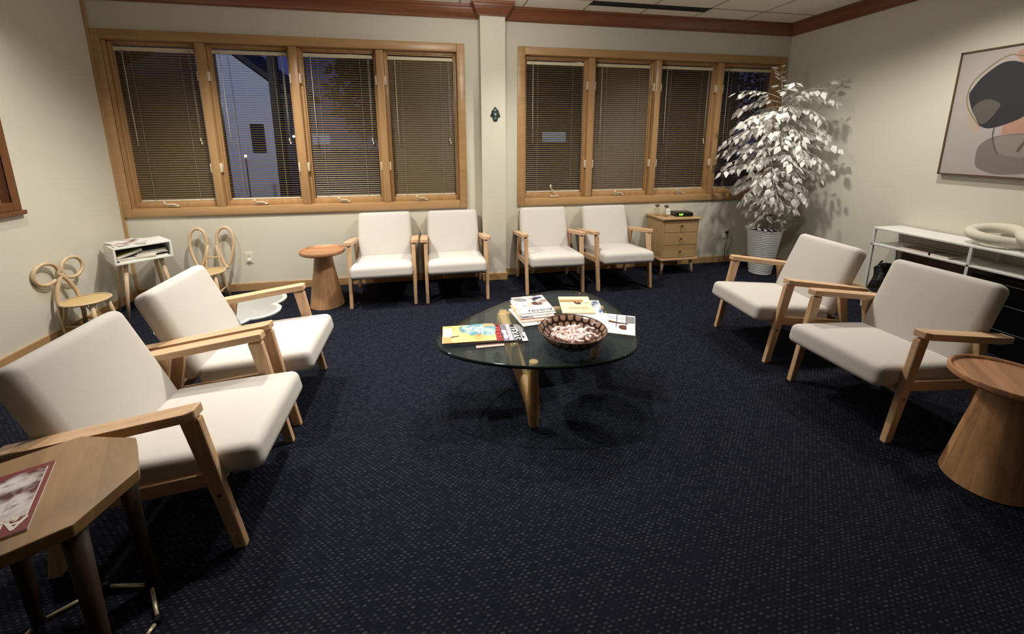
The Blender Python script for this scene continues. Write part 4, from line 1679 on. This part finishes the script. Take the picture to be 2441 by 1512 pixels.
# two glass bottles
def bottle(loc, label, tagd):
    t = thing('bottle', label, 'bottle', loc)
    bm = B()
    lathe(bm, [(0.030, 0.0), (0.033, 0.004), (0.033, 0.062), (0.026, 0.078), (0.012, 0.09), (0.012, 0.098)], 24)
    new_obj('body', bm, 'bottle_glass', t, 30)
    bm = B()
    lathe(bm, [(0.013, 0.096), (0.013, 0.110), (0.006, 0.112), (0.006, 0.122)], 16)
    for a in (0.4, 2.0, 3.6, 5.2):
        tube(bm, spline([(0, 0, 0.106), (0.016 * math.cos(a), 0.016 * math.sin(a), 0.120), (0.021 * math.cos(a + 0.5), 0.021 * math.sin(a + 0.5), 0.104), (0.006 * math.cos(a + 0.8), 0.006 * math.sin(a + 0.8), 0.10)], 4), 0.004, 6)
    new_obj('stopper', bm, 'knob_dark', t)
    if tagd:
        bm = B()
        box(bm, -0.022, 0.022, -0.0015, 0.0015, 0, 0.062, 0.0005)
        bm.transform(T(0.008, -0.038, 0.028, rx=R(-6), ry=R(-8)))
        tg = new_obj('paper_tag', bm, 'paper_white', t)
        bm = B()
        box(bm, -0.012, 0.012, -0.0021, -0.0016, 0.018, 0.040)
        bm.transform(T(0.008, -0.038, 0.028, rx=R(-6), ry=R(-8)))
        new_obj('tag_print', bm, 'cover_sky', tg)
    return t


bottle((2.475, 4.235, ZD), 'small clear glass bottle with a dark stopper, nearest the wall on the chest', False)
bottle((2.545, 4.165, ZD), 'small clear glass bottle with a white paper tag on the chest', True)

# ================================================================== white tree
TX, TY = 3.632, 3.945
t = thing('potted_tree', 'tall white artificial tree in a ribbed white pot in the far corner', 'plant', (TX, TY, 0))
bm = B()
prof = [(0.108, 0.0), (0.116, 0.004)]
N = 24
for i in range(N * 4 + 1):
    f = i / (N * 4)
    prof.append((0.112 + 0.062 * f + 0.0028 * math.sin(2 * PI * f * N), 0.006 + 0.488 * f))
prof += [(0.178, 0.496), (0.178, 0.502), (0.168, 0.502), (0.164, 0.47)]
lathe(bm, prof, 48, cap1=False)
# ribs ripple gently round the pot
for v in bm.verts:
    a = math.atan2(v.co.y, v.co.x)
    v.co.z += 0.0025 * math.sin(7 * a) * (1 if 0.02 < v.co.z < 0.48 else 0)
new_obj('pot', bm, 'pot_white', t, 'all')
bm = B()
lathe(bm, [(0.165, 0.465), (0.10, 0.472), (0.03, 0.476)], 32)
new_obj('soil', bm, 'soil_dark', t)
random.seed(21)
trunk = spline([(0, 0, 0.45), (0.015, -0.01, 0.8), (-0.02, 0.0, 1.2), (0.01, -0.015, 1.6), (0.0, -0.02, 1.95)], 8)
bm = B()
tube(bm, trunk, [0.017 - 0.011 * i / len(trunk) for i in range(len(trunk))], 8)
tube(bm, spline([(0.02, 0.01, 0.45), (0.05, -0.04, 0.9), (0.05, -0.03, 1.4), (0.09, -0.08, 1.85)], 8), 0.009, 7)
tk = new_obj('trunk', bm, 'stem_white', t)
bmb = B()
bml = B()


def tp(z):
    return min(trunk, key=lambda p: abs(p.z - z))


def leaf(bm, p, d, size):
    d = d.normalized()
    upv = Vector((0, 0, 1))
    s = d.cross(upv)
    if s.length < 0.05:
        s = Vector((1, 0, 0))
    s.normalize()
    s = (Matrix.Rotation(random.uniform(-0.9, 0.9), 3, d) @ s)
    n = s.cross(d)
    L, Wd = size, size * 0.27
    c = [p, p + d * L * 0.30 + s * Wd - n * 0.10 * Wd, p + d * L * 0.30 - s * Wd - n * 0.10 * Wd, p + d * L * 0.36 + n * 0.16 * Wd,
         p + d * L * 0.62 + s * Wd * 0.72 - n * 0.3 * Wd, p + d * L * 0.62 - s * Wd * 0.72 - n * 0.3 * Wd, p + d * L * 0.68 + n * 0.02 * Wd, p + d * L - n * 0.5 * Wd]
    for q in c:
        q.x = min(q.x, 4.085 - TX)
        q.y = min(q.y, 4.365 - TY)
    v = [bm.verts.new(q) for q in c]
    for f in ((0, 1, 3), (0, 3, 2), (1, 4, 6, 3), (2, 3, 6, 5), (4, 7, 6), (5, 6, 7)):
        fc = bm.faces.new([v[i] for i in f])
        fc.smooth = True


def branch(z0, az, L, rise, droop, nl, size):
    o = tp(z0).copy()
    d = Vector((math.cos(az), math.sin(az), 0))
    side = Vector((-d.y, d.x, 0))
    bend = random.uniform(-0.15, 0.15)
    pts = []
    for i in range(9):
        f = i / 8
        p = o + d * L * f + side * bend * L * f * f + Vector((0, 0, rise * f - droop * f * f))
        p.x = min(p.x, 4.05 - TX)
        p.y = min(p.y, 4.33 - TY)
        pts.append(p)
    tube(bmb, pts, [0.0045 - 0.003 * i / 8 for i in range(9)], 5)
    for k in range(nl):
        f = 0.22 + 0.78 * (k + random.random() * 0.6) / nl
        i = min(7, int(f * 8))
        q = f * 8 - i
        p = pts[i].lerp(pts[i + 1], min(1, q))
        tang = (pts[i + 1] - pts[i]).normalized()
        sg = 1 if k % 2 else -1
        dd = tang * 0.75 + side * sg * random.uniform(0.35, 1.0) + Vector((0, 0, random.uniform(-0.75, 0.05)))
        tw = p + dd.normalized() * random.uniform(0.01, 0.055)
        leaf(bml, tw, dd + Vector((0, 0, -0.25)), size * random.uniform(0.75, 1.15))


NB = 92
for i in range(NB):
    f = (i + 0.5) / NB
    z0 = 0.54 + 1.32 * f
    az = i * 2.39996 + 0.4
    corner = max(0.0, math.cos(az - R(45)))        # 1 = into the corner
    rad = 0.17 + 0.40 * min(1, max(0, (z0 - 0.60) / 0.75)) ** 0.9 * (1 - 0.25 * max(0, (z0 - 1.5) / 0.4))
    L = rad * (1 - 0.40 * corner) * random.uniform(0.74, 0.98)
    branch(z0, az, L, random.uniform(0.10, 0.24), random.uniform(0.20, 0.36) * min(1, L / 0.4), 15, 0.094)
for az, L, z0, rise, droop in ((R(100), 0.06, 1.9, 0.32, 0.02), (R(-35), 0.45, 1.78, 0.40, 0.12), (R(-50), 0.55, 1.35, 0.25, 0.22), (R(-75), 0.50, 1.30, 0.20, 0.25), (R(200), 0.62, 1.72, 0.18, 0.25), (R(215), 0.62, 1.55, 0.12, 0.20), (R(190), 0.60, 1.2, 0.15, 0.2), (R(170), 0.5, 1.88, 0.22, 0.16), (R(240), 0.4, 1.9, 0.22, 0.10), (R(285), 0.40, 1.9, 0.18, 0.12)):
    branch(z0, az, L, rise, droop, 15, 0.09)
for i in range(12):                                   # leaves drooping over the pot rim
    a = R(150 + 20 * i)
    p = Vector((0.12 * math.cos(a), 0.12 * math.sin(a), 0.52))
    leaf(bml, p, Vector((math.cos(a), math.sin(a), 0.05)), 0.085)
bmb_o = new_obj('branch_twigs', bmb, 'stem_white', tk)
fol = new_obj('foliage', bml, 'leaf_white', t)

# ================================================================== shelf on the right wall
SX0, SX1, SY0, SY1 = 3.780, 4.075, 1.02, 2.915
t = thing('shelf_unit', 'long white metal shelf unit along the right wall', 'shelf', ((SX0 + SX1) / 2, (SY0 + SY1) / 2, 0))
cx, cy = (SX0 + SX1) / 2, (SY0 + SY1) / 2
hx, hy = (SX1 - SX0) / 2, (SY1 - SY0) / 2
bm = B()
box(bm, -hx, hx, -hy, hy, 0.712, 0.728, 0.003)
new_obj('top_board', bm, 'white_paint', t)
for z, nm, ya in ((0.578, 'shelf_board', -hy), (0.135, 'shelf_board', 2.228 - cy)):
    bm = B()
    box(bm, -hx, hx, ya, hy, z - 0.008, z + 0.008, 0.003)
    new_obj(nm, bm, 'white_metal', t)
for y in (hy - 0.010, 2.228 - cy, -hy + 0.010):
    for x in (-hx + 0.010, hx - 0.010):
        bm = B()
        box(bm, x - 0.010, x + 0.010, y - 0.010, y + 0.010, 0, 0.712, 0.002)
        new_obj('post', bm, 'white_metal', t)
bm = B()
box(bm, hx - 0.006, hx - 0.002, 1.05 - cy, 2.86 - cy, 0.15, 0.565)  # dark sheet painted in for the shaded wall behind the shelf
bp_ = new_obj('shade_panel', bm, 'frame_dark', t)
bp_['label'] = 'dark sheet standing in for shade on the wall'
t2 = thing('media_box', 'black glossy media cabinet standing under the near half of the white shelf', 'cabinet', (3.93, 1.62, 0.0))
bm = B()
box(bm, -0.125, 0.125, -0.55, 0.585, 0.0, 0.54, 0.004)
new_obj('case', bm, 'black_glass', t2)
bm = B()
for z in (0.18, 0.36, 0.50):
    box(bm, -0.1275, -0.1245, -0.55, 0.585, z - 0.0015, z + 0.0015)
new_obj('front_gap', bm, 'cover_grey', t2)
# dark magazines on the second shelf
for i, (y, w_, cv, lb) in enumerate(((2.60, 0.30, 'cover_brown', 'dark red brown book lying flat on the white shelf, farther of two'), (2.44, 0.22, 'cover_black', 'dark book with pale page edge lying flat on the white shelf, nearer of two'))):
    mm, c = magazine('book', lb, (3.875, y - 0.02, 0.586), 0, 0.16, w_ * (0.72 if i == 0 else 0.6), 0.020, cv, 'dark books on the white shelf', cat='book')
# black bag and papers at the far end of the low shelf
random.seed(3)
t = thing('black_bag', 'crumpled black bag on the lower shelf at the far end', 'bag', (3.90, 2.845, 0.143))
def crump(q):
    f = q.z / 0.13
    return Vector((q.x * (1.0 - 0.15 * f) + 0.012 * math.sin(31 * q.z + 9 * q.y), q.y * (1 - 0.2 * f) + 0.006 * math.sin(27 * q.z + 13 * q.x), q.z + 0.135 + 0.012 * math.sin(40 * q.x + 33 * q.y)))
new_obj('sack', rounded(0.10, 0.048, 0.12, 0.035, 8, 8, 8, fn=crump), 'black_cloth', t, 'all')
bm = B()
tube(bm, spline([(-0.07, -0.03, 0.22), (-0.085, -0.02, 0.27), (-0.05, 0.0, 0.29), (-0.04, 0.02, 0.27), (-0.06, 0.03, 0.22)], 5), 0.007, 6)
new_obj('strap', bm, 'black_cloth', t)
for i, (y, tlt, cv, hh, lb) in enumerate(((2.765, 12, 'paper_white', 0.20, 'white binder leaning beside the black bag on the low shelf'), (2.725, 13, 'cover_grey', 0.25, 'grey binder leaning behind the white binder on the low shelf'))):
    t = thing('binder', lb, 'binder', (3.905, y, 0.1435))
    t.rotation_euler = (R(tlt), 0, 0)
    bm = B()
    box(bm, -0.105, 0.105, -0.016, 0.016, 0.004, hh, 0.003)
    new_obj('cover', bm, cv, t)
    bm = B()
    box(bm, -0.098, 0.10, -0.012, 0.012, 0.008, hh + 0.002)
    new_obj('pages', bm, 'paper_edge', t)

# knotted pillow : one thick rope tied in a loose knot
t = thing('knot_pillow', 'cream knotted rope pillow on top of the white shelf', 'pillow', (3.935, 2.06, 0.728), 0)
bm = B()
pts = []
for i in range(96):
    a = 2 * PI * i / 96
    # loose figure of eight lying along the shelf, crossing over itself
    y = 0.235 * math.cos(a) + 0.03 * math.cos(3 * a)
    x = 0.112 * math.sin(2 * a)
    z = 0.072 + 0.034 * math.sin(a + 0.5) + 0.10 * max(0, x)
    pts.append((x, y, z))
tube(bm, pts, 0.037, 14, closed=True)
new_obj('rope', bm, 'knot_fabric', t, 'all')

# ================================================================== picture
PX = XR - 0.041
t = thing('framed_picture', 'large abstract picture of dark and blush shapes in a thin frame', 'picture', (XR, 2.15, 1.66))


def YZ(bm):        # (u=-y, v=z) plane; local x of outline = world y
    bm.transform(Matrix(((0, 0, -1, 0), (1, 0, 0, 0), (0, 1, 0, 0), (0, 0, 0, 1))))
    return bm


y0, y1, z0, z1 = 1.45 - 2.15, 2.712 - 2.15, 1.198 - 1.66, 2.124 - 1.66
bm = B()
for a in ((y0, y0 + 0.010, z0, z1), (y1 - 0.010, y1, z0, z1), (y0, y1, z0, z0 + 0.010), (y0, y1, z1 - 0.010, z1)):
    box(bm, a[0], a[1], a[2], a[3], 0.002, 0.041)
new_obj('frame', YZ(bm), 'frame_dark', t)
bm = B()
box(bm, y0 + 0.010, y1 - 0.010, z0 + 0.010, z1 - 0.010, 0.004, 0.033)
cv = new_obj('canvas', YZ(bm), 'art_canvas', t)
ART = [
    ('art_pink', [(2.385, 2.05), (2.35, 2.09), (2.28, 2.10), (2.20, 2.05), (2.22, 1.96), (2.33, 1.985)], 0.0331),
    ('art_pink', [(2.37, 1.57), (2.30, 1.61), (2.22, 1.63), (2.10, 1.60), (2.08, 1.52), (2.24, 1.505), (2.357, 1.49)], 0.0332),
    ('art_tan', [(2.583, 1.665), (2.586, 1.60), (2.536, 1.525), (2.495, 1.555), (2.54, 1.63)], 0.0332),
    ('art_taupe', [(2.492, 1.33), (2.490, 1.412), (2.461, 1.457), (2.419, 1.487), (2.354, 1.504), (2.20, 1.515), (2.02, 1.50), (1.92, 1.40), (1.98, 1.27), (2.196, 1.238), (2.303, 1.222), (2.384, 1.227), (2.455, 1.253), (2.482, 1.282)], 0.0334),
    ('art_pale_taupe', [(2.40, 1.48), (2.30, 1.50), (2.12, 1.49), (2.06, 1.42), (2.16, 1.35), (2.36, 1.37)], 0.0336),
    ('art_dark', [(2.612, 1.802), (2.599, 1.846), (2.562, 1.915), (2.502, 1.978), (2.456, 2.009), (2.413, 2.015), (2.374, 2.006), (2.315, 1.975), (2.24, 1.90), (2.20, 1.79), (2.22, 1.69), (2.268, 1.635), (2.306, 1.606), (2.367, 1.576), (2.42, 1.557), (2.46, 1.553), (2.505, 1.572), (2.541, 1.632), (2.58, 1.702)], 0.0338),
    ('art_brown', [(2.572, 1.695), (2.548, 1.737), (2.504, 1.762), (2.455, 1.751), (2.415, 1.719), (2.429, 1.669), (2.464, 1.606), (2.50, 1.585), (2.54, 1.635)], 0.0340),
]
for m_, pts, z in ART:
    bm = B()
    prism(bm, [(p.x, p.y) for p in spline([(a - 2.15, b - 1.66, 0) for a, b in pts], 6, True)], 0.0325, z)
    new_obj('painted_shape', YZ(bm), m_, cv)


def stroke(pts, wd, m_, z):
    bm = B()
    P = spline([(a - 2.15, b - 1.66, 0) for a, b in pts], 6)
    rows = []
    for i, p in enumerate(P):
        d = (P[min(i + 1, len(P) - 1)] - P[max(i - 1, 0)]).normalized()
        nn = Vector((-d.y, d.x, 0)) * wd / 2
        rows.append((bm.verts.new((p.x + nn.x, p.y + nn.y, z)), bm.verts.new((p.x - nn.x, p.y - nn.y, z))))
    for a, b in zip(rows, rows[1:]):
        bm.faces.new((a[0], a[1], b[1], b[0]))
    new_obj('painted_line', YZ(bm), m_, cv)


stroke([(2.33, 2.03), (2.382, 2.05), (2.421, 2.058), (2.482, 2.027), (2.552, 1.964), (2.607, 1.891), (2.622, 1.803), (2.609, 1.726), (2.571, 1.656), (2.505, 1.565)], 0.007, 'art_gold', 0.0343)
stroke([(2.419, 1.553), (2.419, 1.502), (2.401, 1.435), (2.368, 1.362)], 0.008, 'art_brown', 0.0344)
stroke([(2.265, 1.385), (2.236, 1.458), (2.19, 1.53)], 0.016, 'art_brown', 0.0344)

# ================================================================== outside, dusk
bm = B()
box(bm, -40, 40, YB + WT + 0.02, 60, -0.5, -0.35)
structure(new_obj('ground', bm, 'asphalt'), 'dark ground outside the windows', 'ground')
t = thing('house', 'pale gabled house seen through the open blind', 'house', (-6.6, 15.0, -0.35))
bm = B()
pf = [(-3.0, 0), (1.9, 0), (1.9, 3.5), (0.0, 5.0), (-3.0, 3.6)]
prism(bm, [(a, b) for a, b in pf], 0, 4.0)
bm.transform(Matrix(((1, 0, 0, 0), (0, 0, 1, 0), (0, 1, 0, 0), (0, 0, 0, 1))))
new_obj('wall', bm, 'house_wall', t)
bm = B()
for a, b in (((2.3, 3.28), (0.0, 5.1)), ((-3.4, 3.42), (0.0, 5.1))):
    prism(bm, [a, b, (b[0], b[1] + 0.18), (a[0], a[1] + 0.18)], -0.3, 4.2)
bm.transform(Matrix(((1, 0, 0, 0), (0, 0, 1, 0), (0, 1, 0, 0), (0, 0, 0, 1))))
new_obj('roof', bm, 'house_roof', t)
bm = B()
box(bm, 1.05, 1.45, -0.04, 0.02, 1.45, 2.35)
box(bm, -1.6, -0.7, -0.04, 0.02, 1.2, 2.4)
new_obj('window', bm, 'house_glass', t)
spot('yard_light', (-5.2, 9.5, 3.2), 550, 60, 0.8, 0.1, (0.75, 0.82, 1.0)).rotation_euler = (R(82), 0, R(10))
t = thing('utility_pole', 'dark pole outside in front of the house', 'pole', (-3.95, 12.6, -0.35))
bm = B()
tube(bm, [(0, 0, 0), (0, 0, 6.5)], [0.16, 0.12], 12)
new_obj('shaft', bm, 'bark', t)
bm = B()
box(bm, -0.1, 0.9, -0.06, 0.06, 2.9, 3.05)
new_obj('crossarm', bm, 'bark', t)


def bush(x, y, sx, sz, label, z=-0.35):
    t = thing('hedge', label, 'hedge', (x, y, z))

    def f(q):
        return Vector((q.x + 0.08 * math.sin(7 * q.y + 5 * q.z), q.y + 0.07 * math.sin(9 * q.x + 4 * q.z), q.z + sz / 2 + 0.06 * math.sin(8 * q.x + 6 * q.y)))
    new_obj('foliage', rounded(sx / 2, 0.5, sz / 2, 0.3, 24, 6, 6, fn=f), 'bush_green', t, 'all')
    return t


bush(4.6, 13.3, 4.2, 1.6, 'lit green hedge outside the right window')
bush(-1.4, 14.6, 4.0, 1.5, 'green hedge outside the left window')
point('hedge_light', (4.0, 10.6, 2.4), 60, (0.9, 1.0, 0.75), 0.1)
point('hedge_light_left', (-1.6, 10.8, 2.4), 35, (0.9, 1.0, 0.75), 0.1)


def tree_out(x, y, h, r_, label):
    t = thing('dark_tree', label, 'tree', (x, y, -0.35))
    bm = B()
    tube(bm, [(0, 0, 0), (0.05, 0, h * 0.6)], [0.16, 0.08], 8)
    new_obj('trunk', bm, 'bark', t)
    bm = B()
    for i in range(2600):
        a, b, c = random.uniform(0, 6.28), random.uniform(-1, 1), random.random() ** 0.4
        p = Vector((math.cos(a) * math.sqrt(1 - b * b), math.sin(a) * math.sqrt(1 - b * b), b)) * r_ * c + Vector((0, 0, h * 0.72))
        d = Vector((random.uniform(-1, 1), random.uniform(-1, 1), random.uniform(-1, 1))).normalized()
        s = d.orthogonal().normalized() * 0.10
        vs = [bm.verts.new(q) for q in (p, p + d * 0.16 + s, p + d * 0.32, p + d * 0.16 - s)]
        bm.faces.new(vs)
    new_obj('foliage', bm, 'bush_green', t)


bush(10.5, 30.0, 26.0, 9.0, 'dark distant tree line outside the right window')
tree_out(-1.5, 17.5, 5.2, 2.1, 'dark leafy tree outside the third pane')
tree_out(3.6, 17.5, 5.0, 2.2, 'dark leafy tree outside the right window')
tree_out(-9.4, 11.0, 4.8, 2.0, 'dark leafy tree outside the leftmost pane')
tree_out(8.6, 17.0, 5.4, 2.4, 'dark leafy tree outside the pane above the clock box')
tree_out(15.0, 16.0, 5.6, 2.4, 'dark leafy tree outside the last pane behind the white tree')
tree_out(0.6, 22.0, 6.0, 2.6, 'dark leafy tree far outside near the pillar')
for x, y, z, lb in ((-5.1, 13.2, 1.05, 'small street lamp glowing near the house'), (-3.9, 13.6, 1.6, 'small street lamp glowing right of the house')):
    t = thing('street_lamp', lb, 'lamp', (x, y, -0.35))
    bm = B()
    tube(bm, [(0, 0, 0), (0, 0, z + 0.30)], 0.02, 8)
    new_obj('post', bm, 'bark', t)
    bm = B()
    bmesh.ops.create_icosphere(bm, subdivisions=2, radius=0.035)
    bm.transform(T(0, 0, z + 0.35))
    new_obj('globe', bm, 'lamp_glow', t, 'all')
for x, z, lb in ((-3.2, 1.55, 'blue lit sign outside the third pane'), (3.55, 1.62, 'blue lit sign outside the pane right of the pillar')):
    t = thing('lit_sign', lb, 'sign', (x, 13.4 if x < 0 else 12.0, -0.35))
    bm = B()
    box(bm, -0.05, 0.05, -0.05, 0.05, 0, z + 0.3)
    new_obj('post', bm, 'bark', t)
    bm = B()
    box(bm, -0.35, 0.35, -0.09, -0.05, z + 0.15, z + 0.45, 0.01)
    new_obj('panel', bm, 'sign_glow', t)
